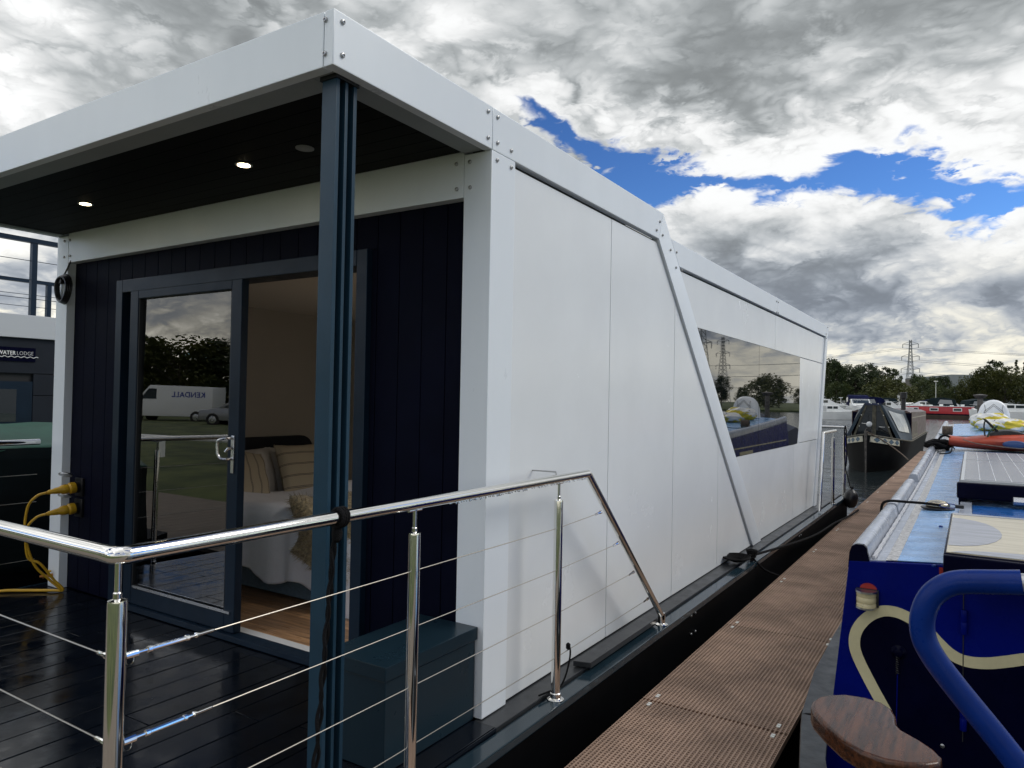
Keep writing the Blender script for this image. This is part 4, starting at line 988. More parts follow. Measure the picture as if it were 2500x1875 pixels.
MB().loft([[(2.15-.16*q, yk-.14, zk+.21+.17*q), (2.15-.16*q, yk+.14, zk+.21+.17*q), (2.115-.17*q, yk+.13, zk+.20+.19*q), (2.115-.17*q, yk-.13, zk+.20+.19*q)] for q in (0, .35, .7, 1)]).build('backrest', M['wet_black'], ky, bevel=.012)
MB().tube(bez([(1.98, yk-.1, zk+.37), (1.965, yk-.16, zk+.30), (1.975, yk-.2, zk+.18)], 5), .009, 6).build('strap', M['wet_black'], ky)
MB().tube(bez([(2.10, yk-.14, zk+.30), (2.03, yk-.2, zk+.24), (2.0, yk-.22, zk+.17)], 5), .010, 6).build('strap', mat('green strap', (.01, .05, .03), .7), ky)
ropepath([(1.52, 7.2, rz(7.2)+.045), (1.58, 7.22, rz(7.2)+.05), (1.63, 7.3, rz(7.3)+.06), (1.645, 7.45, rz(7.4)+.11), (1.665, 7.62, rz(7.5)+.08)], .008, 'cord', M['rope_black'], 'black cord trailing from the near end of the orange kayak', 'cord')
# ---- black rope heap on the near rail, brown roll, blue line
rh = thing('rope_heap', 'tangled black rope heap on the roof rail beside the orange kayak', 'rope', (1.5, 8.1, rz(8)))
rg = random.Random(9)
for k in range(7):
    c0 = (1.50+rg.uniform(-.05, .10), 8.1+rg.uniform(-.3, .25)); r0 = rg.uniform(.07, .13)
    ph = rg.uniform(0, 6)
    MB().tube([(c0[0]+r0*math.cos(R(a))*(1+.15*math.sin(R(3*a)+ph)), c0[1]+1.5*r0*math.sin(R(a)), rz(8.1)+.05+.012*k+.02*math.sin(R(2*a)+ph)) for a in range(0, 360, 15)], .016, 6, closed=True).build('turn', M['rope_black'], rh)
MB().tube([(1.56+.07*math.cos(R(a)), 7.85+.03*math.cos(R(a)), rz(8)+.14+.075*math.sin(R(a))) for a in range(-20, 201, 15)], .013, 8).build('loop', M['rope_black'], rh)
MB().tube(bez([(1.36, 8.0, rz(8)+.115), (1.45, 8.0, rz(8)+.11), (1.6, 8.02, rz(8)+.12), (1.8, 8.1, rz(8)+.13), (1.95, 8.1, rz(8)+.15)], 5), .016, 6).build('strap', M['rope_black'], rh)
rl = thing('brown_rope_roll', 'small brown rolled rope bundle on the roof rail', 'rope', (1.5, 10.4, rz(10.4)))
M['brownrope'] = mat('brown rope', (.10, .075, .055), .9, bump=.8, bscale=120, var=.3, vscale=30)
for k in range(6): MB().tube([(1.47+k*.022+.0*a, 10.4+.055*math.cos(R(a)), rz(10.4)+.115+.055*math.sin(R(a))) for a in range(0, 360, 20)], .017, 7, closed=True).build('turn', M['brownrope'], rl)
M['bluerope'] = mat('blue grey cord', (.06, .12, .15), .8)
ropepath([(1.42, 10.0, rz(10)+.09), (1.55, 10.0, rz(10)+.06), (1.75, 10.05, rz(10)+.065), (2.0, 10.1, rz(10)+.08)], .007, 'cord', M['bluerope'], 'thin blue grey cord stretched across the roof', 'cord')
# ---- yellow and white plastic sacks
def sackmat():
    m = mat('printed plastic sack', (.7, .7, .68), .28, bump=.25, bscale=14); t = m.node_tree; b = t.nodes['Principled BSDF']
    tc_ = t.nodes.new('ShaderNodeTexCoord')
    def nz_(sc, st, off=0):
        mp_ = t.nodes.new('ShaderNodeMapping'); mp_.inputs['Scale'].default_value = st; mp_.inputs['Location'].default_value = (off, off, 0); t.links.new(tc_.outputs['Object'], mp_.inputs[0])
        n = t.nodes.new('ShaderNodeTexNoise'); n.inputs['Scale'].default_value = sc; n.inputs['Detail'].default_value = 3; t.links.new(mp_.outputs[0], n.inputs['Vector']); return n.outputs[0]
    c = mixc(sstep(nz_(3.4, (1, 1, 2)), .50, .53, t), (.72, .72, .70), (.62, .50, .03), t)
    c = mixc(sstep(nz_(9, (1.0, 1, 2), 4), .66, .70, t), c, (.02, .03, .10), t)
    c = mixc(sstep(nz_(5, (.6, 1, 4), 9), .74, .76, t), c, (.40, .06, .03), t)
    t.links.new(c, b.inputs['Base Color']); return m
M['sack'] = sackmat()
def sack(cx_, cy_, z0, L, Wd, Hh, rot, seed, label):
    rg_ = random.Random(seed); ph = [rg_.uniform(0, 6) for _ in range(6)]
    def f(a, b):
        th = a*2*math.pi; q = b*2-1
        e = (1-abs(q)**3)**.5 if abs(q) < 1 else 0
        r = 1+.10*math.sin(3*th+ph[0]+4*q)+.07*math.sin(7*th+ph[1]-6*q)+.05*math.sin(11*q+ph[2])
        x = L/2*q*(1+.05*math.sin(th*2+ph[3])); y = Wd/2*e*math.cos(th)*r+.0; z = Hh/2*(e*.93+.07)*math.sin(th)*r
        if z < -Hh*.40: z = -Hh*.40
        return Vector((x, y, z))
    o = MB().grid(f, 40, 24).build('plastic_sack', M['sack'], None, smooth=40, fix=True)
    o.location = (cx_, cy_, z0+Hh*.40); o.rotation_euler = (0, 0, rot)
    return tag(o, label, 'sack', 'plastic sacks on the blue narrowboat')
sack(2.28, 11.6, rz(11.6)+.045, .78, .42, .22, R(8), 3, 'yellow and white printed plastic sack lying in front of the white dome')
sack(2.10, 12.3, rz(12.3)+.05, .60, .36, .27, R(-15), 8, 'crumpled white plastic sack with blue print against the white dome')
# ---- white domed cover
M['dome'] = mat('white moulded plastic', (.80, .82, .84), .35, var=.05, vscale=4)
dz0 = rz(13)+.045
dm = thing('domed_cover', 'white arched plastic cover with thin line pattern standing on the blue boat roof', 'cover', (2.16, 12.95, dz0))
DW = .225; DH = at(2425, 976, 'Y', 12.75).z-dz0
def dome(a, b):
    th = math.pi*a; q = b                     # q 0 front .. 1 back
    s_ = math.sqrt(max(0, 1-(1-q)**2.4)) if q < 1 else 1
    s_ = .82+.18*s_
    xx = -math.cos(th); zz_ = math.sin(th)
    z = DH*.5+DH*.5*zz_ if True else 0
    return Vector((2.17+DW*s_*xx, 12.75+.42*q, dz0+(DH*.48+DH*.52*zz_*s_)))
mb = MB()
prof_ = []
for a in range(0, 181, 10): prof_.append((-math.cos(R(a))*DW*(1.0 if a not in (0, 180) else 1.06), DH*.46+math.sin(R(a))*DH*.54))
prof_ = [(-DW*1.15, 0)] + prof_ + [(DW*1.15, 0)]
rings = []
for q, s_ in ((0, .88), (.02, .95), (.06, 1.0), (.22, 1.0), (.40, .98)):
    rings.append([(2.17+x*s_, 12.75+q, dz0+z*s_) for x, z in prof_])
mb.loft(rings).build('shell', M['dome'], dm, smooth=40)
yl = 12.748
kx, kz = DW/.31, DH/.60
def ln(pts): MB().tube([(2.17+x*kx, yl, dz0+z*kz) for x, z in pts], .003, 5).build('pattern_line', M['black'], dm)
ln([(-.19, .32), (0, .50), (.19, .32)]); ln([(-.17, .30), (0, .46), (.17, .30)]); ln([(-.19, .30), (0, .13), (.19, .30)]); ln([(-.19, .48), (-.17, .36), (-.20, .30), (-.16, .17)]); ln([(.19, .48), (.17, .36), (.20, .30), (.16, .17)]); ln([(-.16, .15), (.16, .15)])
# ---- roof chimney with coolie hat, foredeck cover, dark post
q = at(2393, 1000, 'Y', 14.0)
ch = thing('roof_chimney', 'dull metal chimney with flat cap on the blue narrowboat', 'chimney', (q.x, 14.0, q.z-.35))
M['rust'] = mat('dull rusty metal', (.11, .10, .09), .6, .3, var=.5, vscale=12, bump=.2, bscale=60)
MB().lathe([(.10, -.35), (.055, -.30), (.05, .0), (.05, .22), (.085, .225), (.12, .27), (.12, .285), (.02, .30)], (q.x, 14.0, q.z), (0, 0, 1), 14).build('flue', M['rust'], ch)
M['tarp'] = mat('navy tarpaulin', (.012, .020, .055), .55, bump=.3, bscale=9, var=.2, vscale=4)
fz = rz(13.2)
MB().loft([[(XC-.80*k, y, .05), (XC-.78*k, y, z1_*.75), (XC, y, z1_), (XC+.78*k, y, z1_*.75), (XC+.80*k, y, .05)] for y, k, z1_ in ((13.21, 1, fz+.02), (14.2, .98, fz+.12), (15.6, .8, fz-.05), (16.8, .5, .55))]).build('foredeck_cover', M['tarp'], nb, smooth=30)

# ================================================================== old narrowboat ahead of the floating home
M['canvas'] = mat('blue grey canvas', (.018, .036, .052), .6, var=.25, vscale=3, bump=.25, bscale=5)
M['clearpvc'] = mat('cloudy clear vinyl', (.42, .44, .42), .18, var=.25, vscale=2.5, bump=.3, bscale=5)
M['oldwood'] = mat('weathered green wood', (.075, .07, .05), .8, var=.4, vscale=10)
M['brown'] = mat('faded maroon paint', (.10, .060, .052), .38, var=.25, vscale=3, rvar=.1)
M['oldcream'] = mat('old cream paint', (.50, .48, .38), .5, var=.15, vscale=10)
M['diablue'] = mat('faded blue diamond', (.05, .10, .15), .5, var=.3, vscale=14)
OX, OY = -.93, 22.2                 # centre line, stem
ob = thing('old_narrowboat', 'old dark narrowboat with blue canvas cratch cover and diamond painted bow', 'narrowboat', (OX, 28, WZ))
def ohw(y):
    d = y-OY
    return 1.04*min(1, max(.02, 1-(1-min(1, d/3.4))**2.1))
def ogz(y): return .18+.30*max(0, 1-(y-OY)/3.6)**1.6
ys_ = [OY+.0, OY+.1, OY+.3, OY+.6, OY+1, OY+1.5, OY+2.1, OY+2.8, OY+3.6, OY+5, OY+9, OY+14, OY+14.4]
rings = []
for y in ys_:
    h = ohw(y); g = ogz(y); yb_ = y+.0
    rings.append([(OX-h, y, g), (OX-h*.92, y+.05, g-.35), (OX-h*.80-.0, y+.25*max(0, 1-(y-OY)/4), WZ-.1), (OX+h*.80, y+.25*max(0, 1-(y-OY)/4), WZ-.1), (OX+h*.92, y+.05, g-.35), (OX+h, y, g)])
MB().loft(rings).build('hull', M['hull'], ob)
rub = MB()
for s in (-1, 1): rub.tube([(OX+s*(ohw(y)+.01), y, ogz(y)+.01) for y in ys_[:-1]], .03, 6)
rub.build('rubbing_strake', M['oldwood'], ob)
MB().tube([(OX, OY-.03, ogz(OY)+.12), (OX, OY-.02, ogz(OY)-.2), (OX, OY+.1, WZ)], [.045, .03, .02], 8).build('stem_post', M['rust'], ob)
# painted diamond boards on both bows
for s in (-1, 1):
    pts = [OY+.18, OY+.5, OY+.85, OY+1.25, OY+1.7]
    def bp(y, z): return (OX+s*(ohw(y)+.012), y, z)
    rings = [[bp(y, ogz(y)-.20), bp(y, ogz(y)-.015), (OX+s*(ohw(y)-.02), y, ogz(y)-.015), (OX+s*(ohw(y)-.02), y, ogz(y)-.20)] for y in pts]
    bdp = MB().loft(rings).build('bow_panel', M['oldcream'], ob)
    for k in range(4):
        ya = OY+.30+k*.36; yc = ya+.14; yb2 = ya+.28
        q = [(ya, ogz(ya)-.108), (yc, ogz(yc)-.03), (yb2, ogz(yb2)-.108), (yc, ogz(yc)-.186)]
        mb = MB(); mb.v = [(OX+s*(ohw(y)+.018), y, z) for y, z in q] + [(OX+s*(ohw(y)+.004), y, z) for y, z in q]; mb.f = [(0, 1, 2, 3), (7, 6, 5, 4), (0, 4, 5, 1), (1, 5, 6, 2), (2, 6, 7, 3), (3, 7, 4, 0)]
        mb.build('diamond', M['diablue'], bdp)
# cratch: triangular front board at CY, canvas back to the cabin at CB
CY, CB = OY+1.9, OY+4.6
pA, pB = at(2115, 986, 'Y', CY), at(2146, 986, 'Y', CY)
zA_ = pA.z; gA = ogz(CY)
xl, xr = OX-.62, OX+.62
ax0, ax1 = OX-.20, OX+.20
MB().prism([(xl, gA+.02), (ax0, zA_-.02), (ax1, zA_-.02), (xr, gA+.02)], 'Y', CY+.03, CY+.05).build('cratch_glass', M['pane_dark'], ob)
def bar(p, q, w_, nm, m, y0=CY-.02, y1=CY+.028):
    d = (Vector((q[0]-p[0], 0, q[1]-p[1]))).normalized(); n = Vector((-d.z, 0, d.x))*w_/2
    MB().prism([(p[0]+n.x, p[1]+n.z), (q[0]+n.x, q[1]+n.z), (q[0]-n.x, q[1]-n.z), (p[0]-n.x, p[1]-n.z)], 'Y', y0, y1).build(nm, m, ob)
bar((OX+.04, gA+.02), (OX+.04, zA_-.02), .11, 'cratch_post', M['oldwood'])
bar((xl+.03, gA+.02), (ax0, zA_-.04), .06, 'cratch_post', M['oldwood']); bar((xr-.03, gA+.02), (ax1, zA_-.04), .06, 'cratch_post', M['oldwood'])
bar((xl-.1, gA-.02), (xr+.1, gA-.02), .16, 'cratch_sill', M['oldwood'])
# canvas skirts beside the front board and the two side sheets
for s in (-1, 1):
    e0, e1 = (OX+s*.20, zA_+.015), (OX+s*.74, gA-.02)
    f0, f1 = (OX+s*.27, zA_+.0), (OX+s*.88, gA-.06)
    MB().prism([e0, f0, f1, e1], 'Y', CY-.03, CY-.01).build('canvas_edge', M['canvas'], ob)
    def sheet(a, b):
        y = CY-.02+(CB-CY)*b
        x = OX+s*((.24+.50*b)+((.86+.14*b)-(.24+.50*b))*a)
        zt2 = zA_+.01-.22*b; zb2 = gA-.08-.10*b
        z = zt2+(zb2-zt2)*a + .05*math.sin(math.pi*a)*(1-b) - .04*math.sin(math.pi*b)*(1-a)
        return Vector((x+s*.06*math.sin(math.pi*a)*b, y, z))
    sh = MB().grid(sheet, 14, 14).build('canvas_cover', M['canvas'], ob, smooth=180, fix=False)
    md = sh.modifiers.new('t', 'SOLIDIFY'); md.thickness = .012
    wn = MB().grid(lambda a, b: sheet(.16+.56*a, .14+.66*b)+Vector((s*.02, -.012, .012)), 8, 8).build('clear_window', M['clearpvc'], sh, smooth=180, fix=False)
MB().grid(lambda a, b: Vector((OX+(a-.5)*(.50+.98*b), CY-.03+(CB-CY)*b, zA_+.02-.21*b-.10*b*(2*a-1)**2)), 10, 10).build('canvas_top', M['canvas'], ob, smooth=180, fix=False)
bar((OX-.24, zA_-.005), (OX+.24, zA_-.005), .07, 'cratch_cap', M['tarp'], CY-.04, CY+.03)
for (u, v) in ((2127, 985), (2144, 986), (2157, 1014), (2170, 1043), (2183, 1071), (2098, 1040), (2103, 1013)):
    p = at(u, v, 'Y', CY-.04); MB().lathe([(.016, 0), (.016, .006), (.008, .010)], p, (0, -1, 0), 8).build('stud', M['clip'], ob)
hp_ = at(2122, 1036, 'Y', CY-.06)
hl = MB().lathe([(.02, .09), (.06, .07), (.092, .02), (.096, 0), (.084, -.012)], hp_, (0, 1, 0), 18).build('headlamp', M['alu'], ob)
M['lampglass'] = mat('headlamp glass', (.6, .62, .62), .1, bump=.4, bscale=30)
MB().lathe([(.082, 0), (.066, .012), (.02, .017)], hp_+Vector((0, -.0125, 0)), (0, -1, 0), 18).build('lens', M['lampglass'], hl)
hq = at(2121, 1052, 'Y', CY-.04); MB().tube([(hq.x+.10*math.cos(R(a)), CY-.045, hq.z+.10*math.sin(R(a))) for a in range(0, 360, 20)], .014, 6, closed=True).build('port_ring', M['rust'], ob)
for (u0, v0, u1, v1) in ((2104, 1033, 2115, 1034), (2146, 1042, 2160, 1043)):
    MB().tube([at(u0, v0, 'Y', CY-.03), at(u1, v1, 'Y', CY-.03)], .010, 6).build('grab_bar', M['clip'], ob)
# cabin
zc = zA_-.20
for s in (-1, 1):
    cs = MB().prism([(CB, .12), (OY+14, .12), (OY+14, zc-.10), (CB, zc-.06)], 'X', OX+s*.98, OX+s*.96).build('cabin_side', M['brown'], ob)
    for z in (.20, zc-.28): MB().box(OX+s*.985-.004, OX+s*.985+.004, CB+.02, OY+13.9, z, z+.02).build('coach_line', M['oldcream'], cs)
    for k in range(7):
        y = CB+.25+k*.42
        MB().box(OX+s*.985-.003, OX+s*.985+.006, y, y+.035, .25, zc-.42).build('painted_stripe', M['oldcream'], cs)
        MB().tube([(OX+s*.985, y+.018, .3+.02*j) for j in range(3)], .03, 6).build('painted_knob', M['oldcream'], cs)
MB().loft([[(OX-.97, y, zc-.10), (OX-.8, y, zc-.02), (OX, y, zc+.03), (OX+.8, y, zc-.02), (OX+.97, y, zc-.10), (OX, y, zc-.12)] for y in (CB, CB+4, OY+14)]).build('cabin_roof', M['brown'], ob)
MB().prism([(OX-.96, .12), (OX-.96, zc-.1), (OX+.96, zc-.1), (OX+.96, .12)], 'Y', CB+.01, CB+.04).build('cabin_front', M['bluedark'], ob)
chp = at(2227, 1002, 'Y', CB+2.2)
MB().lathe([(.10, -.1), (.085, 0), (.085, .42), (.13, .44), (.13, .66), (.10, .67)], (chp.x-.3, CB+2.2, zc), (0, 0, 1), 14).build('chimney', M['black'], ob)
ropepath([(OX+.03, OY-.02, ogz(OY)+.10), (OX+.5, OY+.1, .30), (OX+.95, OY-.2, .0), (.30, OY-.9, -.17)], .018, 'bow_line', M['brownrope'], 'old brown bow rope from the diamond painted bow to the walkway', 'rope')

# ================================================================== far marina: boats along the far pontoons
M['gelcoat'] = mat('white gelcoat', (.80, .81, .79), .3, var=.06, vscale=1)
M['boot'] = mat('weedy boot top', (.09, .09, .03), .7, var=.4, vscale=2)
M['glassfar'] = mat('tinted boat glass', (.03, .04, .045), .08, ior=1.6)
M['canopy_blue'] = mat('dark blue canopy', (.004, .007, .040), .8, var=.2, vscale=2, spec=.1)
M['canopy_grey'] = mat('grey green canopy', (.014, .024, .028), .8, var=.2, vscale=2, spec=.1)
M['redboat'] = mat('red boat paint', (.42, .018, .022), .35, var=.12, vscale=.8)
M['pvcwin'] = mat('canopy window', (.30, .32, .34), .15)
def cruiser(u, Y, L, head, hullm, canm, label, lift=0., canopy=True, beam=2.6, SC=1.28):
    """small cabin cruiser; bow along local +X"""
    p = at(u, 1000, 'Y', Y)
    c = thing('cabin_cruiser', label, 'boat', (0, 0, 0), 'cruisers moored across the basin'); c['_proto'] = 1
    hl_ = L/2; st_ = [(-hl_, .92), (-hl_*.5, 1), (0, 1), (hl_*.45, .85), (hl_*.8, .45), (hl_, .03)]
    rings = [[(x, -beam/2*k, .95+.18*max(0, x/hl_)), (x*.96, -beam/2*k*.82, .0), (x*.93, -beam/2*k*.5, -.35), (x*.93, beam/2*k*.5, -.35), (x*.96, beam/2*k*.82, .0), (x, beam/2*k, .95+.18*max(0, x/hl_))] for x, k in st_]
    MB().loft(rings).build('hull', hullm, c, smooth=30)
    rings = [[(x*.962, -beam/2*k*.84, .16), (x*.955, -beam/2*k*.80, -.05), (x*.955, beam/2*k*.80, -.05), (x*.962, beam/2*k*.84, .16)] for x, k in st_]
    MB().loft(rings).build('boot_top', M['boot'], c)
    cb = [(-hl_*.25, .95), (-hl_*.25, 1.75), (hl_*.15, 1.80), (hl_*.38, 1.28), (hl_*.72, 1.12), (hl_*.75, .98)]
    MB().prism(cb, 'Y', -beam*.38, beam*.38).build('cabin', M['gelcoat'], c, bevel=.04)
    for s in (-1, 1):
        for (a, b_) in ((-hl_*.22, -hl_*.05), (-hl_*.02, hl_*.13)):
            MB().box(a, b_, s*beam*.38-.012, s*beam*.38+.012, 1.35, 1.66).build('side_window', M['glassfar'], c)
    MB().hexa([(hl_*.17, -beam*.33, 1.74), (hl_*.17, beam*.33, 1.74), (hl_*.19, beam*.33, 1.76), (hl_*.19, -beam*.33, 1.76), (hl_*.36, -beam*.33, 1.33), (hl_*.36, beam*.33, 1.33), (hl_*.385, beam*.33, 1.345), (hl_*.385, -beam*.33, 1.345)]).build('windscreen', M['glassfar'], c)
    if canopy:
        cp_ = [(-hl_*.95, 1.0), (-hl_*.88, 2.05), (-hl_*.55, 2.32), (-hl_*.2, 2.25), (-hl_*.05, 1.82), (-hl_*.26, 1.2), (-hl_*.26, 1.0)]
        cn = MB().prism(cp_, 'Y', -beam*.41, beam*.41).build('canopy', canm, c, bevel=.06)
        for s in (-1, 1): MB().prism([(-hl_*.82, 1.45), (-hl_*.78, 1.98), (-hl_*.45, 2.05), (-hl_*.38, 1.5)], 'Y', s*beam*.41-.012, s*beam*.41+.012).build('canopy_window', M['pvcwin'], cn)
    rl_ = MB()
    for s in (-1, 1):
        rl_.tube([(hl_*.4, s*beam*.40, 1.55), (hl_*.75, s*beam*.28, 1.62), (hl_*.98, 0, 1.66)], .018, 5)
        for x, k in ((hl_*.4, .40), (hl_*.6, .345), (hl_*.8, .24)): rl_.tube([(x, s*beam*k, 1.0), (x, s*beam*k, 1.57)], .015, 5)
    rl_.build('bow_rail', M['alu'], c)
    c.scale = (SC, SC, SC); c.location = (p.x, Y, WZ+lift); c.rotation_euler = (0, 0, R(head)); del c['_proto']
    return c
cruiser(2036, 104, 7.0, 8, M['gelcoat'], M['canopy_grey'], 'white cabin cruiser with side windows seen just right of the floating home', canopy=False, SC=1.05)
cruiser(2098, 118, 6.5, -75, M['gelcoat'], M['canopy_blue'], 'cruiser with tall dark blue canopy left of the canvas cratch roof', .55)
cruiser(2160, 124, 6.5, 20, M['gelcoat'], M['canopy_blue'], 'cruiser with low dark blue canopy above the canvas cratch roof', .3)
cruiser(2196, 150, 7.0, 10, M['gelcoat'], M['canopy_grey'], 'cruiser with grey green canopy left of the black chimney', .4)
cruiser(2258, 142, 8.0, 180, M['gelcoat'], M['canopy_grey'], 'cruiser with grey canopy behind the near end of the red narrowboat', .5)
cruiser(2318, 150, 8.0, 10, M['gelcoat'], M['canopy_blue'], 'cruiser with dark canopy behind the middle of the red narrowboat', .3)
cruiser(2012, 120, 7.5, 5, M['gelcoat'], M['canopy_grey'], 'cruiser with dark hood partly hidden behind the floating home', .5)
cruiser(2435, 140, 9.0, 30, M['gelcoat'], M['canopy_grey'], 'white cruiser behind the white domed cover', .35)
cruiser(2480, 120, 9.0, 165, M['gelcoat'], M['canopy_grey'], 'long white cruiser at the right edge behind the dome', .2, canopy=False)
# red narrowboat
rb_ = thing('red_narrowboat', 'red narrowboat with white framed windows across the water', 'narrowboat', (0, 0, 0)); rb_['_proto'] = 1
LB = 13.0; st_ = [(-LB/2, .15), (-LB/2+.5, .75), (-LB/2+1.4, 1), (0, 1), (LB/2-2.2, 1), (LB/2-1, .7), (LB/2, .06)]
MB().loft([[(x, -1.04*k, .62), (x, -1.0*k, -.3), (x, 1.0*k, -.3), (x, 1.04*k, .62)] for x, k in st_]).build('hull', mat('brown tarred hull', (.05, .030, .018), .7, var=.3, vscale=1), rb_)
MB().box(-LB/2+.7, LB/2-2.4, -.9, .9, .62, .80).build('lower_band', M['bluedark'], rb_)
cbn = MB().prism([(-.9, .80), (-.80, 1.92), (0, 2.0), (.80, 1.92), (.9, .80)], 'X', -LB/2+.7, LB/2-2.4).build('cabin', M['redboat'], rb_, bevel=.03)
MB().box(-LB/2+.65, LB/2-2.35, -.82, .82, 1.96, 2.04).build('roof', M['gelcoat'], cbn)
for s in (-1, 1):
    for x in (-4.6, -1.7, 1.6):
        wf = MB().box(x, x+1.25, s*.845-.05, s*.845+.05, 1.22, 1.74).build('window', M['gelcoat'], cbn); MB().box(x+.1, x+1.15, s*.85-.06, s*.85+.06, 1.31, 1.65).build('pane', M['glassfar'], wf)
MB().prism([(LB/2-2.4, .62), (LB/2-2.4, 1.8), (LB/2-.6, .75)], 'Y', -.7, .7).build('cratch_board', M['gelcoat'], rb_)
rr_ = MB()
for k in range(6): rr_.box(-5+k*1.5, -4.6+k*1.5, -.3, .3, 2.04, 2.04+.14*(1+k % 2))
rr_.build('roof_clutter', M['gelcoat'], cbn)
q = at(2303, 1000, 'Y', 132); rb_.location = (q.x, 132, WZ); rb_.rotation_euler = (0, 0, R(-14)); del rb_['_proto']
# far pontoon the boats lie on
M['concrete'] = mat('grey pontoon', (.14, .13, .12), .8, var=.2, vscale=1)
o = MB().box(-46, 26, 160.5, 162.5, -1.0, -.25).build('far_pontoon', M['concrete'], None); tag(o, 'long low grey pontoon behind the red narrowboat and cruisers', 'pontoon')
# light poles
def pole(u, v_top, Y, h, label):
    p = at(u, v_top, 'Y', Y)
    l_ = thing('lamp_post', label, 'lamp post', (p.x, Y, p.z-h), 'thin lamp posts across the basin')
    MB().lathe([(.10, 0), (.07, 1), (.05, h)], (p.x, Y, p.z-h), (0, 0, 1), 8).build('pole', M['alu'], l_)
    MB().box(p.x-.35, p.x+.35, Y-.12, Y+.12, p.z-.05, p.z+.08).build('lantern', M['alu'], l_)
pole(2285, 931, 158, 6.3, 'tall pale lamp post standing above the red narrowboat')
pole(2053, 971, 150, 3.2, 'short post with pale head right of the floating home roof edge')
pole(2196, 967, 150, 3.4, 'short post with pale head left of the black chimney')
pole(2298, 978, 150, 2.6, 'short pale post just right of the tall lamp post')

# ================================================================== warehouse, pylons, power lines
M['cladgrey'] = mat('grey profiled cladding', (.22, .24, .25), .6, var=.06, vscale=.1)
a_, b_ = at(2212, 960, 'Y', 320), at(2440, 918, 'Y', 320)
wh = thing('warehouse', 'large grey warehouse with flat roof beyond the trees', 'warehouse', ((a_.x+b_.x)/2, 345, .3))
MB().prism([(a_.x, -.5), (a_.x, b_.z-.8), ((a_.x+b_.x)/2, b_.z+.6), (b_.x+14, b_.z), (b_.x+14, -.5)], 'Y', 320, 370).build('wall', M['cladgrey'], wh)
for i in range(18):
    x = a_.x+i*2.9; MB().box(x, x+.12, 319.8, 319.99, .3, b_.z-1.2).build('cladding_rib', M['cladgrey'], wh)
MB().box(a_.x-.3, a_.x+2.6, 319.6, 320-.02, b_.z-4.0, b_.z-1.0).build('corner_panel', M['concrete'], wh)
M['galv'] = mat('galvanised steel', (.20, .21, .22), .55, .6)
def pylon(x, y, H, label, yaw=0.):
    p = thing('electricity_pylon', label, 'pylon', (x, y, .3), 'pylons on the skyline')
    def wz(z): return .5*(H*.15*(1-z/H)**1.6+H*.028)
    lv = [0, .10, .19, .27, .34, .41, .47, .53, .59, .64, .69, .74, .79, .84, .89, .94, 1.0]
    c, s = math.cos(yaw), math.sin(yaw)
    def P(a, b, z): return (x+a*c-b*s, y+a*s+b*c, .3+z)
    mb = MB(); r = H*.0026
    for sx in (-1, 1):
        for sy in (-1, 1): mb.tube([P(sx*wz(H*l), sy*wz(H*l), H*l) for l in lv], r*1.4, 4)
    for i in range(len(lv)-1):
        z0, z1 = H*lv[i], H*lv[i+1]; w0, w1 = wz(z0), wz(z1)
        for s2 in (-1, 1):
            mb.tube([P(-w0, s2*w0, z0), P(w1, s2*w1, z1)], r*.8, 4); mb.tube([P(w0, s2*w0, z0), P(-w1, s2*w1, z1)], r*.8, 4)
            mb.tube([P(s2*w0, -w0, z0), P(s2*w1, w1, z1)], r*.8, 4); mb.tube([P(s2*w0, w0, z0), P(s2*w1, -w1, z1)], r*.8, 4)
    mb.build('tower', M['galv'], p, smooth=0)
    for zf, arm in ((.56, .125), (.745, .118), (.93, .105)):
        z = H*zf; A = H*arm; w_ = wz(z)
        mb = MB()
        for s2 in (-1, 1):
            mb.tube([P(s2*w_, -w_, z), P(s2*A, 0, z+.01*H)], r, 4).tube([P(s2*w_, w_, z), P(s2*A, 0, z+.01*H)], r, 4).tube([P(s2*w_, 0, z+H*.045), P(s2*A, 0, z+.01*H)], r, 4)
            mb.tube([P(s2*A, 0, z+.01*H), P(s2*A, 0, z-H*.05)], r*1.8, 5)
        mb.build('cross_arm', M['galv'], p, smooth=0)
q = at(2223, 830, 'Y', 470); pyl_H = q.z-.3
pylon(q.x, 470, pyl_H, 'lattice pylon rising behind the far trees right of the floating home', R(-10))
pylon(105, 330, 50, 'lattice pylon whose mirror image stands in the side window', R(25))
pylon(150, 520, 48, 'more distant lattice pylon on the right bank', R(20))
pc = (q.x, 470)
def cable(p, q_, sag, label):
    P = [Vector(p), Vector(q_)]
    o = MB().tube([P[0]+(P[1]-P[0])*k/24-Vector((0, 0, sag*4*(k/24)*(1-k/24))) for k in range(25)], .075, 4, caps=False).build('power_line', M['galv'], None, smooth=0)
    tag(o, label, 'cable', 'power lines along the skyline')
for zf, arm, nm in ((.56, .125, 'lowest'), (.745, .118, 'middle'), (.93, .105, 'top')):
    A = pyl_H*arm; z = .3+pyl_H*(zf-.05)
    for s2, sd_ in ((-1, 'nearer'), (1, 'farther')):
        a = (pc[0]+s2*A*.98, 470+s2*A*(-.17), z)
        cable(a, (pc[0]-330+s2*A, 500+s2*2, z-2), 9, f'{nm} {sd_} power line left of the pylon'); cable(a, (pc[0]+330+s2*A, 440+s2*2, z-2), 9, f'{nm} {sd_} power line right of the pylon')

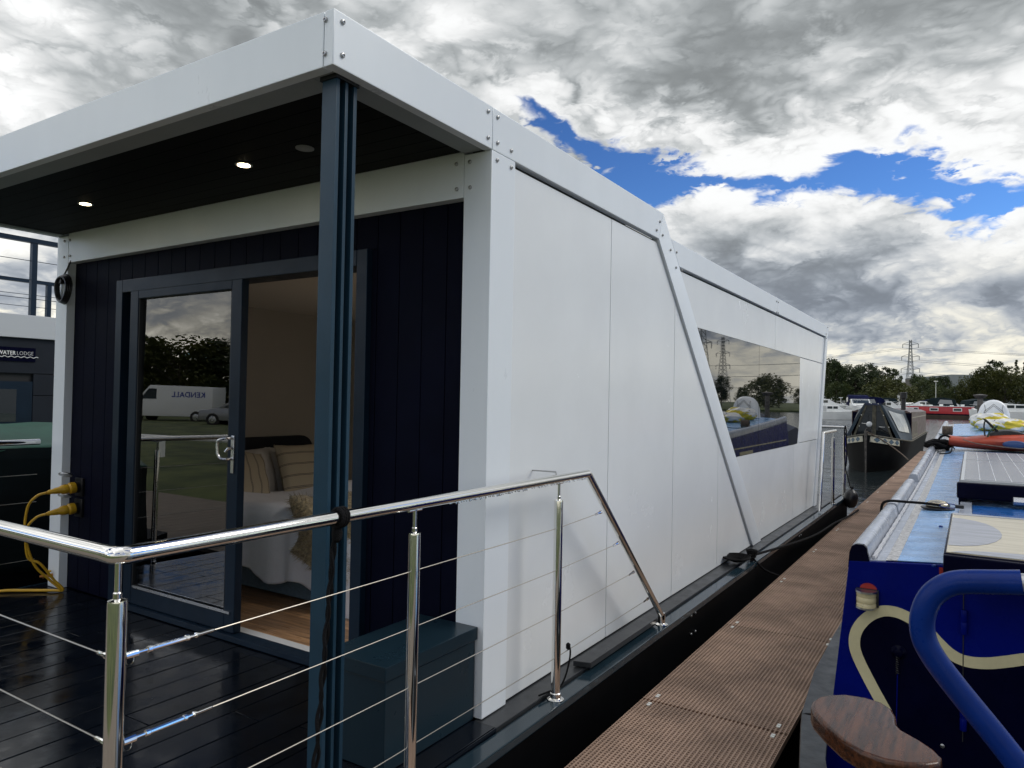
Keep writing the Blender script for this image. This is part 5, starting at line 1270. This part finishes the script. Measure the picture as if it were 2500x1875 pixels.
# ================================================================== trees
def leafmat(name, c1, c2):
    m = mat(name, c1, .75); t = m.node_tree; b = t.nodes['Principled BSDF']
    tc_ = t.nodes.new('ShaderNodeTexCoord'); n = t.nodes.new('ShaderNodeTexNoise'); n.inputs['Scale'].default_value = .55; n.inputs['Detail'].default_value = 5
    t.links.new(tc_.outputs['Object'], n.inputs['Vector'])
    oi = t.nodes.new('ShaderNodeObjectInfo')
    f = mth('ADD', sstep(n.outputs[0], .3, .7, t), mth('MULTIPLY', mth('SUBTRACT', oi.outputs['Random'], .5, tree=t), .5, tree=t), clamp=True, tree=t)
    t.links.new(mixc(f, c1, c2, t), b.inputs['Base Color'])
    b.inputs['Subsurface Weight'].default_value = 0
    tr = t.nodes.new('ShaderNodeBsdfTranslucent'); t.links.new(mixc(f, c1, c2, t), tr.inputs[0]); ms = t.nodes.new('ShaderNodeMixShader'); ms.inputs[0].default_value = .25
    o_ = [x for x in t.nodes if x.type == 'OUTPUT_MATERIAL'][0]
    t.links.new(b.outputs[0], ms.inputs[1]); t.links.new(tr.outputs[0], ms.inputs[2]); t.links.new(ms.outputs[0], o_.inputs[0]); return m
M['leaf_dark'] = leafmat('dark foliage', (.018, .032, .010), (.045, .065, .016))
M['leaf_olive'] = leafmat('olive foliage', (.036, .048, .010), (.088, .092, .020))
M['leaf_mid'] = leafmat('mid green foliage', (.028, .045, .012), (.07, .085, .022))
M['bark'] = mat('bark', (.06, .05, .038), .9, var=.3, vscale=3)
def make_tree(seed, H, Rr, kind, lm, leaves=2600, ls=.34):
    rg_ = random.Random(seed)
    tr = bpy.data.objects.new('tree', None); tr.empty_display_size = .1; COL.objects.link(tr); tr['_proto'] = 1
    tk = MB(); th = H*(.5 if kind != 'bush' else .3)
    top = Vector((rg_.uniform(-.4, .4), rg_.uniform(-.4, .4), th))
    tk.tube(bez([(0, 0, -.4), (rg_.uniform(-.15, .15), rg_.uniform(-.15, .15), th*.5), top, (top.x*1.3, top.y*1.3, H*.85)], 4), [H*.022*(1-.075*k) for k in range(13)], 7)
    cl = []; n = {'round': 26, 'bush': 20, 'tall': 24, 'poplar': 22, 'sparse': 22}[kind]
    for i in range(n):
        q = (i+.5)/n; a = i*2.399+rg_.uniform(-.4, .4)
        if kind == 'round': zz = H*(.28+.68*q); rr = Rr*math.sqrt(max(.05, 1-((q-.42)/.62)**2))*rg_.uniform(.35, .95)
        elif kind == 'bush': zz = H*(.12+.8*q); rr = Rr*math.sqrt(max(.05, 1-((q-.25)/.78)**2))*rg_.uniform(.4, 1)
        elif kind == 'tall': zz = H*(.22+.76*q); rr = Rr*(1.05-q**1.6)*rg_.uniform(.35, 1)
        elif kind == 'sparse': zz = H*(.30+.68*q); rr = Rr*(1.0-.55*q)*rg_.uniform(.5, 1.05)
        else: zz = H*(.10+.88*q); rr = Rr*(math.sin(math.pi*(.12+.85*q))**.7)*rg_.uniform(.1, .6)
        c = Vector((rr*math.cos(a), rr*math.sin(a), zz)); cl.append((c, Rr*rg_.uniform(.22, .42)*(.6 if kind in ('poplar', 'sparse') else 1)))
        if i % 2 == 0: tk.tube([(top.x*.6, top.y*.6, max(th*.35, zz*.55)), tuple(c*.55+Vector((0, 0, zz*.40))), tuple(c)], [H*.008, H*.005, H*.002], 5)
    tk.build('trunk', M['bark'], tr)
    lf = MB(); per = leaves//n
    for c, r in cl:
        for k in range(per):
            d = Vector((rg_.gauss(0, 1), rg_.gauss(0, 1), rg_.gauss(0, 1))).normalized()
            p = c+d*r*(rg_.random()**.45)*(1.25 if rg_.random() < .12 else 1)
            if kind != 'poplar': p.z = c.z+(p.z-c.z)*.85
            if p.z < .1: p.z = .1+rg_.random()*.4
            u = Vector((rg_.gauss(0, 1), rg_.gauss(0, 1), rg_.gauss(0, 1))).normalized(); v = u.orthogonal().normalized()
            s_ = ls*rg_.uniform(.5, 1.25); k0 = len(lf.v)
            lf.v += [tuple(p-u*s_), tuple(p+v*s_*.55), tuple(p+u*s_), tuple(p-v*s_*.55)]; lf.f.append((k0, k0+1, k0+2, k0+3))
    lf.build('crown', lm, tr, smooth=0, fix=False)
    return tr, H
PR = {
 'dark1': make_tree(1, 13, 4.6, 'round', M['leaf_dark'], 4200, .30), 'dark2': make_tree(2, 13, 3.8, 'tall', M['leaf_dark'], 3600, .30), 'sparse': make_tree(3, 12, 3.2, 'sparse', M['leaf_dark'], 1900, .26),
 'olive': make_tree(4, 8, 5.4, 'bush', M['leaf_olive'], 4600, .26), 'olive2': make_tree(5, 11, 5.6, 'round', M['leaf_olive'], 4600, .28), 'mid': make_tree(6, 10, 4.2, 'round', M['leaf_mid'], 3600, .28), 'poplar': make_tree(7, 18, 1.5, 'poplar', M['leaf_dark'], 2200, .30)}
used = set()
def tree(kind, x, y, h, label, wide=1., group='trees along the far bank', rot=None):
    o, H = PR[kind]
    if kind not in used: used.add(kind); r = o; del r['_proto']
    else:
        r = copy_tree(o)
        if '_proto' in r: del r['_proto']
    s = h/H; r.location = (x, y, .1); r.scale = (s*wide, s*wide, s); r.rotation_euler = (0, 0, random.uniform(0, 6.28) if rot is None else rot)
    tag(r, label, 'tree', group); return r
def vtree(kind, u, vtop, Y, label, wide=1.):
    p = at(u, vtop, 'Y', Y); return tree(kind, p.x, Y, p.z-.1, label, wide)
vtree('dark1', 2022, 876, 176, 'tall dark tree touching the rear edge of the floating home', 1.0)
vtree('dark2', 2042, 886, 172, 'pointed dark tree next to the tall one by the floating home')
vtree('dark1', 2068, 893, 182, 'dark tree with pale stem gap above the dark blue canopy', 1.0)
vtree('dark2', 2090, 900, 174, 'narrow dark tree left of the tallest middle tree', 1.2)
vtree('dark1', 2112, 890, 178, 'tallest dark tree above the canvas cratch roof', 1.05)
vtree('dark2', 2135, 905, 184, 'dark tree leaning towards the sparse crowned tree', 1.3)
vtree('sparse', 2165, 896, 186, 'sparse crowned tree showing sky, left of the pylon')
vtree('sparse', 2184, 900, 188, 'second sparse crowned tree nearer the pylon', .9)
vtree('olive', 2172, 924, 164, 'wide olive bush left of the black chimney', 1.25)
vtree('olive', 2215, 942, 166, 'low olive bush behind the black chimney', 1.0)
vtree('dark1', 2243, 916, 190, 'dark round tree just right of the pylon', .85)
vtree('mid', 2262, 925, 182, 'green tree behind the tall lamp post', 1.0)
vtree('dark1', 2285, 921, 196, 'dark round tree in front of the warehouse', .9)
vtree('dark1', 2308, 920, 198, 'dark round tree at the right end of the group before the warehouse gap', .8)
vtree('mid', 2295, 945, 172, 'low green tree right of the tall lamp post', 1.2)
vtree('mid', 2335, 942, 180, 'low tree in the gap below the warehouse', .9)
vtree('olive2', 2372, 925, 176, 'olive tree left of the large right hand tree', .95)
vtree('olive2', 2412, 900, 174, 'large olive tree behind the white domed cover', 1.05)
vtree('sparse', 2432, 880, 180, 'feathery tree top rising over the large olive tree', 1.2)
vtree('olive2', 2455, 905, 170, 'big olive tree right of the domed cover', 1.1)
vtree('poplar', 2481, 876, 190, 'slim poplar near the right edge of the photo')
vtree('poplar', 2502, 882, 192, 'slim poplar cut by the right edge of the photo')
vtree('olive2', 2495, 915, 172, 'olive tree at the right edge below the poplars', 1.1)
vtree('mid', 2140, 950, 166, 'small green tree low behind the blue canopied cruisers', 1.2)
vtree('mid', 2050, 935, 165, 'small green tree low beside the floating home', 1.2)
rgt = random.Random(21)
ks = ['dark1', 'mid', 'olive2', 'dark2', 'olive', 'dark1']
for i in range(26):                       # right hand bank, mirrored in the side window
    a = i/25; x = 26+110*a+rgt.uniform(-2, 2); y = 200-60*a+rgt.uniform(-4, 8)-(max(0, a-.6)*120)
    tree(ks[i % 6], x, y, rgt.uniform(5, 8), 'tree on the right hand bank outside the photo', rgt.uniform(.9, 1.2), 'trees on the right hand bank')
for i in range(20):                       # bank behind the mooring, mirrored in the door glass
    aa = R(30+i*2.7); rr0 = 62+rgt.uniform(-4, 6); x = -2.4-rr0*math.sin(aa); y = -rr0*math.cos(aa)
    tree(ks[(i*5) % 6], x, y, rgt.uniform(5, 6.5), 'tree on the mooring bank, seen only as a reflection in the door glass', rgt.uniform(1.6, 2.), 'trees on the mooring bank')
for k, (o, H) in PR.items():
    if k not in used:
        for ch_ in list(o.children): bpy.data.objects.remove(ch_)
        bpy.data.objects.remove(o)

# ================================================================== left side: neighbouring lodge and green covered boat
LX = -6.9
M['slate'] = mat('slate grey cladding', (.013, .017, .025), .5, var=.12, vscale=2, spec=.2)
lod = thing('neighbour_lodge', 'dark clad floating lodge with roof terrace railing and name sign, left of the white home', 'houseboat', (LX-2, 3, WZ))
z1 = lambda a, b: (a/3.16, 500+b/3.16)
ft, fb = at(*z1(100, 842), 'X', LX).z, at(*z1(100, 1022), 'X', LX).z
MB().box(LX-4, LX-.02, -1.3, 8.5, -.95, -.1).build('hull', M['hull'], lod)
rows = [(-.1, .55), (.556, 1.0), (1.006, 1.36), (1.366, 1.60), (1.606, fb-.002)]
w0 = at(*z1(255, 1365), 'X', LX)
wyR, wzT = w0.y, w0.z
for (a, b_) in rows:
    segs = [(-.85, wyR-1.9), (wyR+.003, 3.2), (3.206, 8.4)] if (a < wzT-.05 and b_ > .9) else [(-.85, 3.2), (3.206, 8.4)]
    if b_ <= 1.01 and b_ > .9: segs = [(-.85, 3.2), (3.206, 8.4)]
    for (ya, yc) in segs: MB().box(LX-.03, LX, ya, yc, a, min(b_, fb)).build('wall_panel', M['slate'], lod, bevel=.004)
MB().box(LX-3.9, LX-.035, -.85, 8.4, -.1, fb).build('wall_core', M['dark'], lod)
MB().box(LX-4, LX+.04, -.95, 8.6, fb, ft).build('fascia', mat('grey white fascia', (.50, .52, .54), .5), lod, bevel=.006)
wn = MB().box(LX-.028, LX-.004, wyR-1.86, wyR-.002, 1.008, wzT).build('window', M['frame'], lod)
MB().box(LX-.0035, LX-.0005, wyR-1.7, wyR-.16, 1.08, wzT-.085).build('pane', M['pane_dark'], wn)
# terrace railing
zr = at(*z1(0, 252), 'X', LX-.3).z
tr_ = MB()
for y in (-2.2, -.9): pass
pz = lambda a, b: at(*z1(a, b), 'X', LX-.25)
py1 = pz(255, 600).y
railp = [(-3.9, py1-1.3), (py1-1.3, py1), (py1, py1+1.5)]
for y in (py1, py1+1.4): MB().box(LX-.28, LX-.22, y-.028, y+.028, ft, zr-.012).build('terrace_post', M['frame'], lod)
MB().box(LX-.285, LX-.215, -.8, 6, zr-.01, zr+.04).build('terrace_rail', M['frame'], lod)
p3 = at(*z1(375, 650), 'X', LX-2.2)
zlow = p3.z+.05
MB().box(LX-2.235, LX-2.165, -.8, 6, zlow, zlow+.04).build('terrace_rail', M['frame'], lod)
MB().box(LX-2.23, LX-2.17, p3.y-.028, p3.y+.028, ft, zlow).build('terrace_post', M['frame'], lod)
for k in range(1, 4):
    z = ft+(zr-ft)*k/4; MB().tube([(LX-.25, -.8, z), (LX-.25, 6, z)], .004, 5).build('terrace_wire', M['frame'], lod)
    z = ft+(zlow-ft)*k/4; MB().tube([(LX-2.2, -.8, z), (LX-2.2, 6, z)], .004, 5).build('terrace_wire', M['frame'], lod)
# name sign
sa, sb = at(*z1(272, 1108), 'X', LX), at(*z1(272, 1214), 'X', LX)
sgn = MB().box(LX+.001, LX+.012, sa.y-1.75, sa.y, sb.z, sa.z).build('name_sign', M['bluedark'], lod)
M['signwhite'] = mat('white lettering', (.75, .75, .75), .5)
def text(s, size, off, matx, parent, m, nm='lettering'):
    cu = bpy.data.curves.new('txt', 'FONT'); cu.body = s; cu.size = size; cu.extrude = .002; cu.offset = off; cu.space_character = 1.06
    to = bpy.data.objects.new('txt', cu); COL.objects.link(to)
    me = bpy.data.meshes.new_from_object(to.evaluated_get(bpy.context.evaluated_depsgraph_get())); bpy.data.objects.remove(to)
    me.materials.append(m); o = bpy.data.objects.new(nm, me); link(o, parent); o.matrix_local = matx; return o
rotX = Matrix(((0, 0, 1, 0), (1, 0, 0, 0), (0, 1, 0, 0), (0, 0, 0, 1)))
lz = sb.z+.070; hS = .058
ye = at(*z1(252, 1150), 'X', LX).y
o2 = text('LODGE', hS, -.0012, Matrix.Translation((LX+.014, 0, lz)) @ rotX, sgn, M['signwhite'])
wL = max(v.co.x for v in o2.data.vertices); wL *= .84; o2.matrix_local = Matrix.Translation((LX+.014, ye-wL, lz)) @ rotX @ Matrix.Diagonal((.84, 1, 1, 1))
o1 = text('WATER', hS, .0010, Matrix.Translation((LX+.014, 0, lz)) @ rotX, sgn, M['signwhite'])
wW = max(v.co.x for v in o1.data.vertices); wW *= .84; o1.matrix_local = Matrix.Translation((LX+.014, ye-wL-wW-.008, lz)) @ rotX @ Matrix.Diagonal((.84, 1, 1, 1))
MB().tube([(LX+.015, ye+.05-(wL+wW+.1)*k/80, lz-.022+.006*math.sin(k*.55)) for k in range(81)], .004, 5).build('wave_line', M['signwhite'], sgn)
# boat under a green canvas
M['green'] = mat('green canvas', (.014, .075, .048), .6, bump=.25, bscale=4, var=.2, vscale=2)
M['green_shaded'] = mat('green side canvas with painted shade', (.002, .005, .006), .7, spec=.1, bump=.5, bscale=3, var=.4, vscale=1.5, stretch=(1, .5, 2))  # same green cover, its shaded sides darkened in the base colour
gb = thing('covered_boat', 'boat under a green canvas cover between the two floating homes', 'boat', (-5.4, 1, WZ))
MB().loft([[(-5.5-1.0*k, y, .0), (-5.5-.85*k, y, WZ-.2), (-5.5+.85*k, y, WZ-.2), (-5.5+1.0*k, y, .0)] for y, k in ((-1.7, .3), (-1.2, .6), (-.3, .95), (3, 1), (5.9, .95))]).build('hull', M['hull'], gb)
def cover(a, b):
    y = -1.3+7*b; k = min(1, .55+b*2); x = -5.5+1.02*k*(a*2-1); e = abs(a*2-1)
    z = .96+.17*(1-e**2) if e < .92 else .96+.17*(1-.92**2)-(e-.92)/.08*.02
    return Vector((x, y, z*min(1, .75+b*1.5)+.012*math.sin(5*y+3*x)+.01*math.sin(13*y)))
o = MB().grid(cover, 24, 40).build('canvas_top', M['green'], gb, smooth=180, fix=False); o.modifiers.new('t', 'SOLIDIFY').thickness = .01
for s in (-1, 1):
    def sidec(a, b): 
        y = -1.3+7*b; k = min(1, .55+b*2); zt3 = (.965)*min(1, .75+b*1.5)
        return Vector((-5.5+s*(1.02*k+.02*math.sin(7*y+4*a)+.03*a), y, zt3+(-.02-zt3)*a))
    o = MB().grid(sidec, 10, 40).build('canvas_side', M['green_shaded'], gb, smooth=180, fix=False); o.modifiers.new('t', 'SOLIDIFY').thickness = .01

# ================================================================== mooring bank behind the photographer (mirrored in the glass)
M['vanwhite'] = mat('white van paint', (.65, .66, .66), .25)
M['carsilver'] = mat('silver car paint', (.35, .36, .37), .22, .6)
M['tyre'] = mat('tyre rubber', (.015, .015, .015), .8)
M['vantext'] = mat('blue lettering', (.02, .04, .25), .5)
def vehicle(name, label, cat, body, roofline, wdt, paint, loc, yaw, wheels, glass):
    v = thing(name, label, cat, (0, 0, 0)); v['_proto'] = 1
    b0 = MB().prism(body, 'Y', -wdt/2, wdt/2).build('body', paint, v, bevel=.06)
    if roofline: MB().prism(roofline, 'Y', -wdt/2+.08, wdt/2-.08).build('cabin', paint, v, bevel=.06)
    for g in glass:
        for s in (-1, 1): MB().prism(g, 'Y', s*(wdt/2-.075)-.012 if roofline else s*wdt/2-.012, s*(wdt/2-.075)+.012 if roofline else s*wdt/2+.012).build('window', M['glassfar'], v)
    for x in wheels:
        for s in (-1, 1):
            w_ = MB().lathe([(.20, -.11), (.33, -.10), (.34, 0), (.33, .10), (.20, .11)], (x, s*(wdt/2-.1), .34), (0, 1, 0), 20).build('wheel', M['tyre'], v)
            MB().lathe([(.19, .112), (.15, .118), (.04, .12)], (x, s*(wdt/2-.1), .34), (0, s, 0), 16).build('rim', M['alu'], w_)
    for s in (-1, 1): MB().box(body[-1][0]-.02, body[-1][0]+.02, s*wdt*.38-.12, s*wdt*.38+.12, .68, .84).build('headlight', M['lampglass'], v)
    v.location = loc; v.rotation_euler = (0, 0, yaw); del v['_proto']; return v
vb = [(2.55, .35), (-2.6, .35), (-2.6, 2.05), (.95, 2.1), (1.65, 1.30), (2.5, 1.12)]
van = vehicle('van', 'white delivery van with blue lettering, mirrored in the sliding door glass', 'van', vb, None, 1.95, M['vanwhite'], (-37.0, -22.0, 0.0), R(147), (-1.7, 1.65), [[(.55, 1.32), (.55, 1.9), (.98, 1.9), (1.45, 1.32)]])
for s in (-1, 1):
    mx_ = Matrix.Translation((-2.2 if s < 0 else -.1, s*(1.95/2+.004), 1.45)) @ Matrix.Rotation(0 if s < 0 else math.pi, 4, 'Z') @ Matrix.Rotation(math.pi/2, 4, 'X')
    text('KENDALL', .42, .01, mx_, [c for c in van.children if c.name.startswith('body')][0], M['vantext'])
cbody = [(2.1, .3), (-2.1, .3), (-2.12, .85), (-1.9, .98), (1.1, .95), (2.0, .80)]
croof = [(-1.75, .96), (-1.25, 1.42), (.2, 1.45), (1.05, .96)]
vehicle('car', 'silver parked car, mirrored in the sliding door glass beside the van', 'car', cbody, croof, 1.75, M['carsilver'], (-30.0, -21.5, 0.0), R(147), (-1.3, 1.3), [[(-1.35, 1.0), (-1.12, 1.34), (-.5, 1.38), (-.5, 1.0)], [(-.42, 1.0), (-.42, 1.38), (.18, 1.38), (.72, 1.0)]])
kr = thing('timber_barrier', 'low white timber rail along the bank, mirrored in the sliding door glass', 'barrier', (-15, -8, 0))
MB().tube([(-24, -6.6, .42), (-6, -8.8, .42)], .05, 8).build('rail', M['gelcoat'], kr)
for i in range(7): MB().box(-24+i*3-.05, -24+i*3+.05, -6.6-i*.3667-.05, -6.6-i*.3667+.05, -.1, .41).build('post', M['gelcoat'], kr)
for o in bpy.data.objects:
    if '_proto' in o: del o['_proto']
